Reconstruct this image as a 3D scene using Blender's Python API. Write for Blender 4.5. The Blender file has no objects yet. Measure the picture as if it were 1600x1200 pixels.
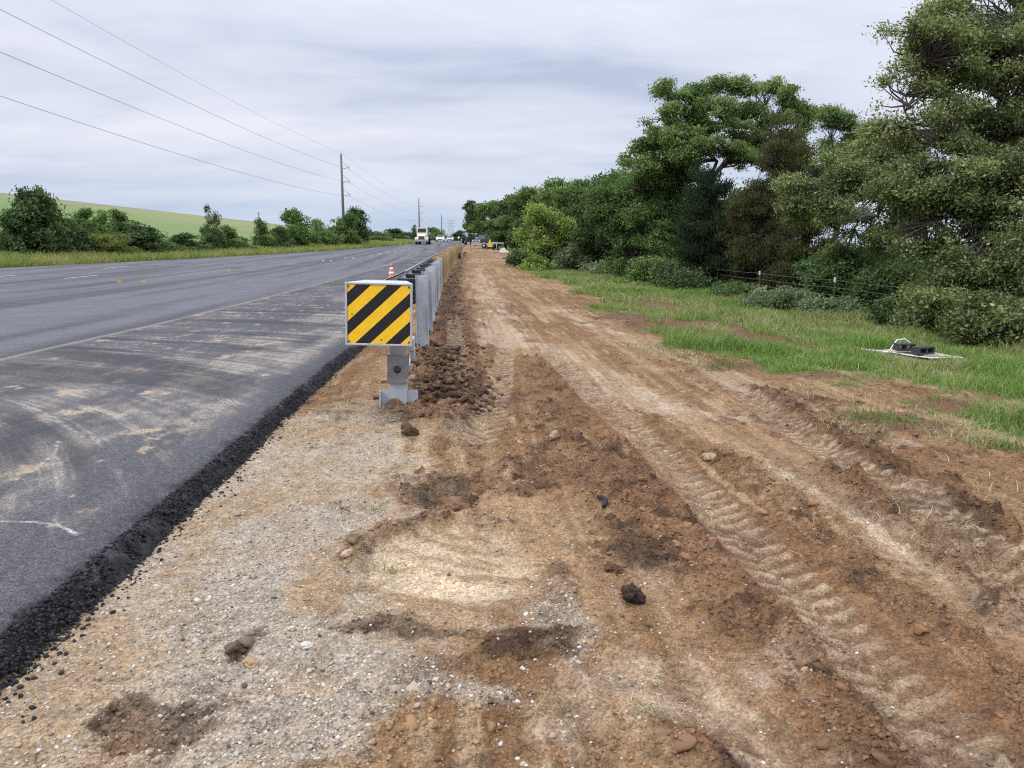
import bpy, math, random
import numpy as np
from mathutils import Vector, Matrix
R = math.radians
random.seed(7)
rng = np.random.default_rng(11)
SC = bpy.context.scene
COL = SC.collection

# ------------------------------------------------------------------ camera
F, CAMH = 1200.0, 1.35
PITCH = math.atan(215 / 1200.0)
YAW = math.atan(98 / (1200 * math.cos(PITCH) + 215 * math.sin(PITCH)))
cd = bpy.data.cameras.new('camera'); cam = bpy.data.objects.new('camera', cd); COL.objects.link(cam)
cd.sensor_width = 36; cd.lens = 36 * F / 1600; cd.clip_start = 0.05; cd.clip_end = 6000
cam.location = (0, 0, CAMH); cam.rotation_euler = (math.pi / 2 - PITCH, 0, -YAW)
SC.camera = cam

# ------------------------------------------------------------------ sky and sun
SUN_EL, SUN_AZ = R(46), R(-115)          # azimuth measured from +Y towards +X
w = bpy.data.worlds.new('World'); SC.world = w; w.use_nodes = True
nt = w.node_tree; nd = nt.nodes; lk = nt.links; nd.clear()
out = nd.new('ShaderNodeOutputWorld'); bg = nd.new('ShaderNodeBackground'); lk.new(bg.outputs[0], out.inputs[0])
bg.inputs[1].default_value = 0.1
sky = nd.new('ShaderNodeTexSky'); sky.sky_type = 'NISHITA'; sky.sun_disc = False
sky.sun_elevation = SUN_EL; sky.sun_rotation = SUN_AZ; sky.air_density = 1.0; sky.dust_density = 2.0
tc = nd.new('ShaderNodeTexCoord'); sep = nd.new('ShaderNodeSeparateXYZ'); lk.new(tc.outputs['Generated'], sep.inputs[0])
def M(op, a, b=None, c=None, clamp=False):
    n = nd.new('ShaderNodeMath'); n.operation = op; n.use_clamp = clamp
    for i, v in enumerate((a, b, c)):
        if v is None: continue
        if isinstance(v, (int, float)): n.inputs[i].default_value = v
        else: lk.new(v, n.inputs[i])
    return n.outputs[0]
zz = M('MAXIMUM', sep.outputs[2], 0.0)
den = M('ADD', zz, 0.16)
cx = M('DIVIDE', sep.outputs[0], den); cy = M('DIVIDE', sep.outputs[1], den)
def cloud(sx, sy, scale, detail, rough, dist, off):
    cmb = nd.new('ShaderNodeCombineXYZ')
    lk.new(M('MULTIPLY', cx, sx), cmb.inputs[0]); lk.new(M('MULTIPLY', cy, sy), cmb.inputs[1]); cmb.inputs[2].default_value = off
    n = nd.new('ShaderNodeTexNoise'); n.inputs['Scale'].default_value = scale; n.inputs['Detail'].default_value = detail
    n.inputs['Roughness'].default_value = rough; n.inputs['Distortion'].default_value = dist
    lk.new(cmb.outputs[0], n.inputs['Vector']); return n.outputs[0]
c1 = cloud(0.6, 1.1, 0.9, 4, 0.48, 0.6, 3.1)
c2 = cloud(0.8, 1.5, 2.6, 6, 0.56, 0.5, 5.2)
cf = M('ADD', M('MULTIPLY', c1, 0.72), M('MULTIPLY', c2, 0.28))
rp = nd.new('ShaderNodeValToRGB'); e = rp.color_ramp.elements
e[0].position = 0.36; e[0].color = (0.50, 0.565, 0.725, 1); e[1].position = 0.62; e[1].color = (0.82, 0.835, 0.93, 1)
m_ = e.new(0.47); m_.color = (0.67, 0.71, 0.84, 1)
lk.new(cf, rp.inputs[0])
# blue-grey bank low on the horizon
hz = nd.new('ShaderNodeMapRange'); lk.new(sep.outputs[2], hz.inputs[0]); hz.interpolation_type = 'SMOOTHSTEP'
hz.inputs[1].default_value = 0.0; hz.inputs[2].default_value = 0.13; hz.inputs[3].default_value = 0.75; hz.inputs[4].default_value = 0.0
mx = nd.new('ShaderNodeMix'); mx.data_type = 'RGBA'; lk.new(hz.outputs[0], mx.inputs[0]); lk.new(rp.outputs[0], mx.inputs[6])
mx.inputs[7].default_value = (0.50, 0.61, 0.79, 1)
zen = nd.new('ShaderNodeMapRange'); lk.new(sep.outputs[2], zen.inputs[0]); zen.interpolation_type = 'SMOOTHSTEP'
zen.inputs[1].default_value = 0.18; zen.inputs[2].default_value = 0.85; zen.inputs[3].default_value = 10.0; zen.inputs[4].default_value = 26.0
vm = nd.new('ShaderNodeVectorMath'); vm.operation = 'SCALE'; lk.new(mx.outputs[2], vm.inputs[0]); lk.new(zen.outputs[0], vm.inputs[3])
mx2 = nd.new('ShaderNodeMix'); mx2.data_type = 'RGBA'; mx2.inputs[0].default_value = 0.93
lk.new(sky.outputs[0], mx2.inputs[6]); lk.new(vm.outputs[0], mx2.inputs[7]); lk.new(mx2.outputs[2], bg.inputs[0])
sd = bpy.data.lights.new('sun', 'SUN'); so = bpy.data.objects.new('sun', sd); COL.objects.link(so)
sd.energy = 1.5; sd.angle = R(10); sd.color = (1, 0.96, 0.9)
sv = Vector((math.sin(SUN_AZ) * math.cos(SUN_EL), math.cos(SUN_AZ) * math.cos(SUN_EL), math.sin(SUN_EL)))
so.rotation_euler = sv.to_track_quat('Z', 'Y').to_euler(); so.location = (0, 0, 60)
vs = SC.view_settings; vs.view_transform = 'Standard'; vs.look = 'None'; vs.exposure = 0.1; vs.gamma = 1.0; vs.use_curve_mapping = False
SC.cycles.use_denoising = False; SC.cycles.filter_width = 1.15; SC.cycles.max_bounces = 6; SC.cycles.diffuse_bounces = 3; SC.cycles.transmission_bounces = 4; SC.cycles.transparent_max_bounces = 6

# ------------------------------------------------------------------ numpy helpers
def hsh(ix, iy, s):
    h = (ix.astype(np.int64) * 374761393 + iy.astype(np.int64) * 668265263 + s * 1442695041) & 0xFFFFFFFF
    h = ((h ^ (h >> 13)) * 1274126177) & 0xFFFFFFFF
    h = (h ^ (h >> 16)) & 0xFFFFFF
    return h / float(0xFFFFFF)
def vn(x, y, s=0):
    ix = np.floor(x); iy = np.floor(y); fx = x - ix; fy = y - iy
    fx = fx * fx * fx * (fx * (fx * 6 - 15) + 10); fy = fy * fy * fy * (fy * (fy * 6 - 15) + 10)
    a = hsh(ix, iy, s); b = hsh(ix + 1, iy, s); c = hsh(ix, iy + 1, s); d = hsh(ix + 1, iy + 1, s)
    return (a + (b - a) * fx) * (1 - fy) + (c + (d - c) * fx) * fy
def fbm(x, y, s=0, o=4, g=0.5):
    t = 0; a = 1; n = 0
    for k in range(o):
        ca, sa = math.cos(k * 0.9 + .4), math.sin(k * 0.9 + .4)
        t = t + a * vn((x * ca - y * sa) + 17.3 * k, (x * sa + y * ca) - 9.1 * k, s + k); n += a; a *= g; x = x * 2.03; y = y * 2.03
    return t / n
def ss(a, b, x):
    t = np.clip((x - a) / (b - a), 0, 1); return t * t * (3 - 2 * t)
def mixc(a, b, t):
    return a + (np.asarray(b) - a) * t[..., None]
def tab(pts, k=9):
    ys = np.linspace(-60, 3000, 6121); v = np.interp(ys, [p[0] for p in pts], [p[1] for p in pts])
    ker = np.hanning(k * 2 + 3); ker /= ker.sum(); pad = np.pad(v, (k + 1, k + 1), mode='edge'); v = np.convolve(pad, ker, 'valid')
    return lambda Y: np.interp(Y, ys, v)
zr = tab([(0, 0), (20, 0), (30, .03), (45, .13), (60, .3), (80, .58), (100, .92), (147, 1.72), (200, 2.5), (300, 3.45), (400, 3.9), (600, 4.2), (900, 4.0), (3000, 3)], 14)
XL = tab([(0, -25.6), (45, -25.6), (55, -23.2), (72, -19.3), (92, -14.7), (115, -11.1), (150, -7.2), (200, -4.6), (300, -1.6), (400, 1), (600, 6), (3000, 60)])
XR = tab([(0, -1.64), (2.5, -1.62), (5, -1.54), (10, -1.43), (14, -1.18), (28, -.85), (50, -.45), (90, .9), (150, 3.2), (200, 4.8), (300, 7.5), (400, 10), (600, 15), (3000, 72)], 4)
XG = tab([(0, -.52), (7, -.48), (11, -.39), (28.5, -.33), (50, .1), (90, 1.42), (150, 3.9), (3000, 73)], 4)
XY = tab([(0, -12), (44, -12), (49, -11), (58, -9.5), (66, -8.4), (101, -5.2), (147, -2.4), (200, 0), (300, 3), (600, 10), (3000, 66)])
_cr = tab([(0, 0), (3000, 0)])
def lin(x, pts): return np.interp(x, [p[0] for p in pts], [p[1] for p in pts])
def basez(X, Y):
    X = np.asarray(X, float); Y = np.asarray(Y, float)
    r = zr(Y); xl = XL(Y); xr = XR(Y); dr = X - xr; dl = xl - X
    right = lin(dr, [(-.1, -.12), (0, -.12), (1.2, -.13), (4, -.2), (7, -.36), (10, -.52), (13, -.6), (17, -.6), (40, -1.6), (90, -4), (400, -6), (3000, -6)])
    right = right + np.where(dr > 12, -(r) * ss(12, 60, dr) * .6, 0)
    zh = (1.9 - .112 * (X)) * ss(30, 260, Y) - np.maximum(Y - 300, 0) * .03
    zh = np.where(X < -150, zh - (-(X + 150)) * .05, zh)
    left = lin(dl, [(0, -.12), (.3, -.02), (2, .08), (5, .35), (9, .4), (3000, .4)])
    t = ss(2, 28, dl)
    lf = (r + left) * (1 - t) + (np.maximum(zh, -4) + .3) * t
    z = np.where(dl > 0, lf, np.where(dr > -.05, r + right, r - .12))
    return z
def ray(px, py):
    u, v = (px - 800) / F, (600 - py) / F
    fw = math.cos(PITCH) + v * math.sin(PITCH); up = -math.sin(PITCH) + v * math.cos(PITCH)
    return np.array([u * math.cos(YAW) + fw * math.sin(YAW), -u * math.sin(YAW) + fw * math.cos(YAW), up])
def P(px, py, Y):
    d = ray(px, py); t = Y / d[1]; return np.array([d[0] * t, Y, CAMH + d[2] * t])
def G(px, py):
    d = ray(px, py); ts = np.geomspace(1.2, 900, 6000)
    h = CAMH + d[2] * ts - basez(d[0] * ts, d[1] * ts); i = np.argmax(h < 0)
    t = ts[i]; return (d[0] * t, d[1] * t)
def pdist(X, Y, pts):
    best = np.full(X.shape, 1e9); al = np.zeros(X.shape); sg = np.zeros(X.shape); s0 = 0
    for (ax, ay), (bx, by) in zip(pts[:-1], pts[1:]):
        dx, dy = bx - ax, by - ay; L = math.hypot(dx, dy)
        t = np.clip(((X - ax) * dx + (Y - ay) * dy) / L / L, 0, 1)
        d = np.hypot(X - ax - t * dx, Y - ay - t * dy); m = d < best
        best = np.where(m, d, best); al = np.where(m, s0 + t * L, al); sg = np.where(m, ((X - ax) * dy - (Y - ay) * dx) / L, sg); s0 += L
    return best, al, sg
def ell(X, Y, c, rx, ry, a=0.0):
    dx, dy = X - c[0], Y - c[1]; ca, sa = math.cos(a), math.sin(a)
    return np.hypot((dx * ca + dy * sa) / rx, (-dx * sa + dy * ca) / ry)

# ------------------------------------------------------------------ soil model (real albedo + relief)
PALE = (.46, .335, .205); TAN = (.34, .22, .118); BROWN = (.212, .122, .06); DARK = (.075, .045, .026); RED = (.2, .105, .052); GREY = (.385, .312, .222)
gb = [G(*p) for p in [(1600, 668), (1500, 634), (1400, 600), (1300, 577), (1195, 565), (1060, 550), (1000, 510), (950, 480), (900, 450), (830, 425), (800, 408)]]
gb = sorted([(y, x) for x, y in gb]); gb = [(0, gb[0][1] + .6), (gb[0][0] - 2, gb[0][1] + .3)] + gb + [(90, 6.6), (120, 7.0), (150, 8.2), (300, 13), (3000, 80)]
XGR = tab(gb, 5)
PL = lambda *p: [G(*q) for q in p]
HEAP = PL((668, 648), (700, 612), (690, 545), (700, 480), (707, 440)) + [(.4, 45), (1.75, 90)]
HOLE = G(700, 775); PATCH = G(705, 885)
DIRTPATCH = [(G(1080, 512), 1.7, 2.2), (G(1035, 478), 1.2, 2.2), (G(955, 461), 1.0, 2.0), (G(1170, 532), .8, 1.0), (G(985, 500), .7, 1.4), (G(1130, 572), .5, .4), (G(1290, 590), .5, .3), (G(1490, 640), .4, .25), (G(1395, 660), .5, .4)]
DARKS = [(G(1260, 670), .6, .7, .35), (G(700, 760), .4, .4, 0), (G(860, 740), .35, .5, .1), (G(1000, 830), .34, .42, .1), (G(240, 1130), .16, .2, 0), (G(378, 1015), .04, .16, -.2), (G(840, 1010), .22, .1, .2), (G(1110, 1175), .14, .1, 0), (G(560, 870), .1, .25, .2), (G(610, 985), .3, .05, -.15), (G(1240, 620), .5, .4, 0)]
RIDGE = [(PL((1210, 625), (1290, 680), (1400, 740), (1500, 810), (1600, 900)), .26, .05, .9), (PL((1310, 740), (1450, 850), (1600, 970)), .2, .04, .7), (PL((900, 690), (985, 790), (1060, 860), (1180, 960), (1330, 1090), (1460, 1200)), .3, .03, .65), (PL((850, 560), (870, 650), (900, 740)), .3, .02, .5), (PL((1120, 700), (1260, 820), (1420, 950), (1600, 1090)), .17, .02, .55), (PL((735, 470), (735, 560), (700, 700)), .14, .015, .5), (PL((1400, 770), (1500, 830), (1600, 880)), .3, .05, .8)]
GRAV = [(G(430, 850), .3, .75, 0), (G(330, 1110), .2, .35, .1), (G(500, 1150), .25, .2, 0), (G(420, 985), .25, .3, 0), (G(560, 800), .2, .3, 0), (G(590, 700), .2, .4, 0), (G(740, 1080), .25, .15, 0), (G(880, 960), .12, .35, 0), (G(340, 960), .3, .5, 0), (G(620, 1060), .3, .15, 0)]
PALES = [(PL((690, 480), (765, 500), (800, 540)), .4), (PL((850, 540), (960, 610), (1010, 625)), .42), (PL((745, 420), (760, 450), (775, 500), (800, 540)), .45), (PL((1000, 620), (1100, 665)), .3), (PL((1180, 690), (1330, 800), (1440, 880), (1600, 985)), .2),
         (PL((600, 690), (640, 720)), .25), (PL((860, 480), (930, 510), (1120, 580), (1280, 650)), .35), (PL((900, 1100), (1100, 1060), (1250, 1030)), .25), (PL((1000, 880), (1050, 920)), .1), (PL((1040, 640), (1200, 660), (1400, 690)), .25)]
TRK = [(PL((860, 556), (930, 622), (1010, 692), (1110, 790), (1200, 880), (1340, 1015), (1500, 1180)), .19, .021, 8), (PL((765, 500), (790, 545), (778, 610), (752, 690)), .17, .016, 5.5), (PL((708, 500), (714, 560), (716, 600)), .16, .016, 5), (PL((1080, 560), (1240, 670), (1400, 775), (1600, 930)), .19, .004, 9),
       (PL((980, 1040), (1150, 1130), (1260, 1200)), .16, .008, 2.5)]
def soil(X, Y):
    X = np.asarray(X, float); Y = np.asarray(Y, float); near = 1 - ss(25, 60, Y)
    dr = X - XR(Y); S = X - XG(Y)
    big = fbm(X * .9, Y * .55, 1, 4); med = fbm(X * 3.1, Y * 2.6, 5, 4); fin = fbm(X * 13, Y * 13, 9, 4, .6); spk = fbm(X * 30, Y * 30, 63, 3, .65)
    strk = fbm(S * 5.5, Y * .28, 13, 4); strk2 = fbm(S * 17, Y * .7, 17, 3)
    wob = (fbm(X * 2.2, Y * 2.2, 21, 4) - .5) + (fbm(X * 9, Y * 9, 23, 4, .6) - .5) * .55
    c = mixc(np.broadcast_to(np.array(TAN), X.shape + (3,)), BROWN, ss(.30, .60, .45 * big + .55 * strk + .1 * (med - .5)))
    c = mixc(c, PALE, ss(.52, .74, .6 * strk2 + .4 * med) * .55)
    c = mixc(c, RED, ss(.5, .75, fbm(S * 1.3 + 4, Y * .25, 33, 4)) * .6 * ss(.3, 1.2, S))
    rough = ss(.42, .7, big) * .55 + .25; gravel = np.full(X.shape, .04) * near
    # grey stony shoulder beside the overlay
    sh = (1 - ss(.95, 1.7, dr + wob * 1.3)) * (1 - ss(6.2, 7.6, Y + wob * 3))
    c = mixc(c, mixc(np.broadcast_to(np.array(GREY), X.shape + (3,)), (.36, .262, .162), ss(.4, .6, med)), sh * .9)
    gravel = gravel + sh * .3; rough = rough * (1 - .6 * sh)
    for g in GRAV:
        m = 1 - ss(.55, 1.25, ell(X, Y, *g) + wob * 1.7); gravel = np.maximum(gravel, m * .95); c = mixc(c, (.355, .298, .228), m * .6)
    for pts, wd in PALES:
        d, _, _ = pdist(X, Y, pts); m = (1 - ss(.35, 1.1, d / wd + wob * 1.6)); c = mixc(c, (.44, .34, .235), m * .85 * (.35 + .5 * ss(.35, .65, med)) * (.45 + .75 * ss(.35, .62, strk2))); rough = rough * (1 - .4 * m)
    for g in DARKS:
        m = 1 - ss(.6, 1.1, ell(X, Y, *g) + wob * 2.6 + (fin - .5) * 1.1); c = mixc(c, mixc(np.broadcast_to(np.array(DARK), X.shape + (3,)), (.19, .105, .058), ss(.4, .6, med)), m * .66); rough = np.maximum(rough, m); gravel = gravel * (1 - .8 * m)
    rdg = 0
    for pts, wd, amp, st in RIDGE:
        d, al, sg = pdist(X, Y, pts); m = (1 - ss(.45, 1.15, d / wd + wob * 1.7 + (fin - .5) * .7)) * ss(.25, .5, fbm(X * 1.3 + 9, Y * 1.3, 67, 3) + .12)
        c = mixc(c, mixc(np.broadcast_to(np.array((.10, .058, .033)), X.shape + (3,)), (.2, .112, .058), ss(.36, .6, med)), m * st * .85); rough = np.maximum(rough, m * (.7 + st * .6)); gravel = gravel * (1 - .7 * m); rdg = rdg + m * amp * (.5 + med)
    disp = rdg + (big - .5) * .05 + (strk - .5) * .05 * ss(.4, 1, S)
    # dark disturbed soil along the posts
    d, al, _ = pdist(X, Y, HEAP); m = 1 - ss(.22, .6, d + wob * .45); c = mixc(c, mixc(np.broadcast_to(np.array((.11, .066, .04)), X.shape + (3,)), (.2, .115, .066), ss(.38, .62, med)), m * .88)
    rough = np.maximum(rough, m * 1.5); disp = disp + m * .045; gravel = gravel * (1 - .7 * m)
    # smooth scraped pale patch with its dark rim, and the hole behind it
    e1 = ell(X, Y, PATCH, .52, .62) + wob * .35; m = (1 - ss(.5, 1.02, e1 + (fin - .5) * .5)); rim = ss(.8, 1.0, e1) * (1 - ss(1.05, 1.3, e1)) * ss(.35, .6, fbm(X * 3, Y * 3, 71, 3) + .2 * (X < PATCH[0]))
    arc = fbm(np.hypot(X - PATCH[0] - .5, Y - PATCH[1] - 1.0) * 9, np.arctan2(Y - PATCH[1] - 1.0, X - PATCH[0] - .5) * 2, 75, 3)
    c = mixc(c, mixc(np.broadcast_to(np.array((.56, .43, .28)), X.shape + (3,)), (.32, .215, .125), ss(.46, .72, arc * .75 + med * .25)), m * .95); c = mixc(c, (.19, .115, .065), rim * .55 * ss(.35, .6, med))
    rough = rough * (1 - .85 * m); rough = np.maximum(rough, rim * .9); disp = disp - m * .02 + rim * .03 + m * (arc - .5) * .03; gravel = gravel * (1 - .95 * m)
    hm = 1 - ss(.2, 1, ell(X, Y, HOLE, .3, .3) + wob * .6); disp = disp - hm * .1
    # lug tracks
    for pts, wd, amp, per in TRK:
        d, al, sg = pdist(X, Y, pts); m = 1 - ss(.75, 1.0, d / wd + wob * .25)
        bar = .5 + .5 * np.sin(2 * math.pi * (al * per * (1.0) + np.abs(sg) / wd * .45 + .5 * (sg > 0)) + wob * 2.5); bar = ss(.3, .7, bar) * ss(.05, .3, fbm(X * 1.6, Y * 1.6, 44, 3))
        ok = m * ss(.2, .46, fbm(X * 1.6 + 5, Y * 1.3, 47, 4)) * (.45 + .55 * ss(.35, .6, fin)) * (1 - ss(16, 26, Y))
        c = mixc(c, (.42, .315, .208), m * (.2 + .45 * bar) * (.3 + .7 * ok)); disp = disp + ok * amp * (bar - .6) - m * .012
        rough = rough * (1 - .65 * m); c = mixc(c, (.15, .092, .05), ok * (1 - bar) * .5); disp = disp - (1 - ss(.0, 1.25, d / wd)) * .02 + np.exp(-((d / wd - 1.25) / .22) ** 2) * .014 * near
    # relief of loose soil
    rid = 1 - np.abs(2 * fbm(X * 7, Y * 7, 51, 4, .55) - 1)
    disp = disp + near * (rough * ((fbm(X * 6, Y * 6, 55, 5, .66) - .5) * .125 + ss(.5, .9, vn(X * 16, Y * 16, 57)) * .026 + (spk - .5) * .02) + (fin - .5) * .018 + (spk - .5) * .007 + (rid - .6) * .010)
    c = c * (.60 + .55 * fin + .26 * spk)[..., None]; c = mixc(c, (.06, .037, .024), near * np.clip(rough, 0, 1) * ss(.56, .7, fbm(X * 8, Y * 8, 65, 4, .6)) * .7)
    # ---- grass on the right
    gw = (fbm(X * .9, Y * .5, 61, 4) - .5) * 3.0 + (fbm(X * 3.5, Y * 3, 62, 3) - .5) * 1.6
    gr = ss(-.35, .5, X - XGR(Y) + gw)
    for cen, rx, ry in DIRTPATCH:
        m = 1 - ss(.6, 1.1, ell(X, Y, cen, rx, ry) + wob * 2.2); gr = gr * (1 - .95 * m); c = mixc(c, (.15, .088, .05), m * .8); rough = np.maximum(rough, m * 1.2); disp = disp + m * .04 * med
    gcol = mixc(np.broadcast_to(np.array((.075, .13, .03)), X.shape + (3,)), (.17, .165, .07), ss(.4, .65, fbm(X * .7, Y * .5, 81, 3)))
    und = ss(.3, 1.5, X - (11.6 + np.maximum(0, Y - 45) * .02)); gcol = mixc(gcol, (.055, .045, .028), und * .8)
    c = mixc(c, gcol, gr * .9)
    # ---- verge and pasture on the left
    dl = XL(Y) - X; lf = (dl > 0).astype(float)
    f1 = fbm(X * .035, Y * .02, 91, 5, .6); f2 = fbm(X * .4, Y * .12, 95, 4)
    vcol = mixc(np.broadcast_to(np.array((.17, .215, .06)), X.shape + (3,)), (.26, .25, .10), ss(.4, .7, f2) * .7)
    fcol = mixc(np.broadcast_to(np.array((.165, .225, .085)), X.shape + (3,)), (.225, .24, .11), ss(.42, .62, f1)); fcol = mixc(fcol, (.14, .21, .07), ss(.5, .7, fbm(X * .08, Y * .012, 99, 4)) * .5)
    fcol = mixc(fcol, (.23, .18, .13), ss(225, 250, Y + (f1 - .5) * 40) * ss(70, 110, -X) * .6)
    c = np.where(lf[..., None] > 0, mixc(vcol, fcol, ss(8, 20, dl)), c)
    far = ss(70, 200, Y) * (1 - lf) * (X > XR(Y)); c = mixc(c, (.13, .17, .06), far * ss(1, 4, X - XG(Y)))
    gr = np.maximum(gr * (1 - lf), lf); disp = np.where(lf > 0, (f2 - .5) * .25 * ss(3, 12, dl) * ss(40, 90, Y), disp * (1 - .6 * gr)); disp = np.where(dr < -.02, np.where(lf > 0, disp, -.02), disp * ss(-.02, .3, dr))
    return np.clip(c, .01, .9), disp, np.clip(gravel, 0, 1) * (1 - gr), np.clip(rough, 0, 1.5) * (1 - gr), gr
def surf(X, Y):
    X = np.atleast_1d(np.asarray(X, float)); Y = np.atleast_1d(np.asarray(Y, float)); return basez(X, Y) + soil(X, Y)[1]
def sz(x, y): return float(surf(x, y)[0])

# ------------------------------------------------------------------ mesh helpers
def raw_mesh(name, V, Fc, mats, col=None, smooth=False, parent=None, mi=None):
    """V (n,3); Fc (m,k) faces of one size."""
    me = bpy.data.meshes.new(name); V = np.ascontiguousarray(V, np.float32); Fc = np.ascontiguousarray(Fc, np.int32); m, k = Fc.shape
    me.vertices.add(len(V)); me.vertices.foreach_set('co', V.ravel()); me.loops.add(m * k); me.loops.foreach_set('vertex_index', Fc.ravel())
    me.polygons.add(m); me.polygons.foreach_set('loop_start', np.arange(0, m * k, k, dtype=np.int32)); me.polygons.foreach_set('loop_total', np.full(m, k, np.int32))
    if smooth: me.polygons.foreach_set('use_smooth', np.ones(m, bool))
    for mm in (mats if isinstance(mats, (list, tuple)) else [mats]): me.materials.append(mm)
    if mi is not None: me.polygons.foreach_set('material_index', np.asarray(mi, np.int32))
    if col is not None:
        a = me.color_attributes.new('Col', 'FLOAT_COLOR', 'POINT'); c4 = np.ones((len(V), 4), np.float32); c4[:, :3] = col; a.data.foreach_set('color', c4.ravel())
    me.update(calc_edges=True); me.validate()
    o = bpy.data.objects.new(name, me); COL.objects.link(o)
    if parent: o.parent = parent
    return o
def tag(o, label=None, cat=None, group=None, kind=None):
    if label: o['label'] = label
    if cat: o['category'] = cat
    if group: o['group'] = group
    if kind: o['kind'] = kind
    return o
def empty(name, loc, rz=0, **k):
    o = bpy.data.objects.new(name, None); COL.objects.link(o); o.location = loc; o.rotation_euler = (0, 0, rz); o.empty_display_size = .2
    return tag(o, **k)
class MB:
    def __init__(s): s.v = []; s.f = []; s.sm = []
    def add(s, vs, fs, smooth=False):
        b = len(s.v); s.v += [tuple(map(float, q)) for q in vs]; s.f += [tuple(b + i for i in q) for q in fs]; s.sm += [smooth] * len(fs); return s
    def box(s, x0, x1, y0, y1, z0, z1, bev=0.0, T=None):
        b = min(bev, (x1 - x0) * .45, (y1 - y0) * .45, (z1 - z0) * .45)
        if b <= 0:
            vs = [(x, y, z) for z in (z0, z1) for y in (y0, y1) for x in (x0, x1)]; fs = [(0, 2, 3, 1), (4, 5, 7, 6), (0, 1, 5, 4), (2, 6, 7, 3), (0, 4, 6, 2), (1, 3, 7, 5)]
        else:
            vs = []; fs = []
            rings = [(z0, b), (z0 + b, 0), (z1 - b, 0), (z1, b)]
            for z, i in rings:
                c = b
                vs += [(x0 + i, y0 + i + c * (i == 0), z), (x0 + i + c * (i == 0), y0 + i, z), (x1 - i - c * (i == 0), y0 + i, z), (x1 - i, y0 + i + c * (i == 0), z), (x1 - i, y1 - i - c * (i == 0), z), (x1 - i - c * (i == 0), y1 - i, z), (x0 + i + c * (i == 0), y1 - i, z), (x0 + i, y1 - i - c * (i == 0), z)]
            for r in range(3):
                for k in range(8): fs.append((r * 8 + k, r * 8 + (k + 1) % 8, r * 8 + 8 + (k + 1) % 8, r * 8 + 8 + k))
            fs.append(tuple(range(7, -1, -1))); fs.append(tuple(range(24, 32)))
        if T is not None: vs = [T @ Vector(q) for q in vs]
        return s.add(vs, fs)
    def tube(s, pts, r, n=8, cap=True, smooth=True):
        pts = [Vector(p) for p in pts]; rs = r if isinstance(r, (list, tuple)) else [r] * len(pts); vs = []; fs = []
        for i, p in enumerate(pts):
            t = (pts[min(i + 1, len(pts) - 1)] - pts[max(i - 1, 0)]).normalized(); a = Vector((0, 0, 1)) if abs(t.z) < .9 else Vector((1, 0, 0)); u = t.cross(a).normalized(); v = t.cross(u)
            vs += [p + (u * math.cos(2 * math.pi * k / n) + v * math.sin(2 * math.pi * k / n)) * rs[i] for k in range(n)]
        for i in range(len(pts) - 1):
            for k in range(n): fs.append((i * n + k, i * n + (k + 1) % n, (i + 1) * n + (k + 1) % n, (i + 1) * n + k))
        if cap: fs += [tuple(range(n - 1, -1, -1)), tuple(range((len(pts) - 1) * n, len(pts) * n))]
        return s.add(vs, fs, smooth)
    def prism(s, prof, y0, y1, axis='y', T=None):
        """closed 2-D profile (a,b) extruded along an axis: y -> (a,y,b), x -> (x,a,b), z -> (a,b,z)"""
        n = len(prof); f = {'y': lambda a, b, t: (a, t, b), 'x': lambda a, b, t: (t, a, b), 'z': lambda a, b, t: (a, b, t)}[axis]
        vs = [f(a, b, y0) for a, b in prof] + [f(a, b, y1) for a, b in prof]; fs = [(k, (k + 1) % n, n + (k + 1) % n, n + k) for k in range(n)] + [tuple(range(n - 1, -1, -1)), tuple(range(n, 2 * n))]
        if T is not None: vs = [T @ Vector(q) for q in vs]
        return s.add(vs, fs)
    def build(s, name, m, parent=None, loc=None):
        me = bpy.data.meshes.new(name); me.from_pydata(s.v, [], s.f); me.polygons.foreach_set('use_smooth', s.sm)
        for q in (m if isinstance(m, (list, tuple)) else [m]): me.materials.append(q)
        import bmesh
        bm = bmesh.new(); bm.from_mesh(me); bmesh.ops.recalc_face_normals(bm, faces=bm.faces); bm.to_mesh(me); bm.free()
        o = bpy.data.objects.new(name, me); COL.objects.link(o)
        if parent: o.parent = parent
        if loc is not None: o.location = loc
        return o
def children_of(o): return [c for c in bpy.data.objects if c.parent == o]
def copy_tree(o, parent=None):
    c = o.copy(); COL.objects.link(c); c.parent = parent
    for ch in children_of(o): copy_tree(ch, c)
    return c

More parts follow.
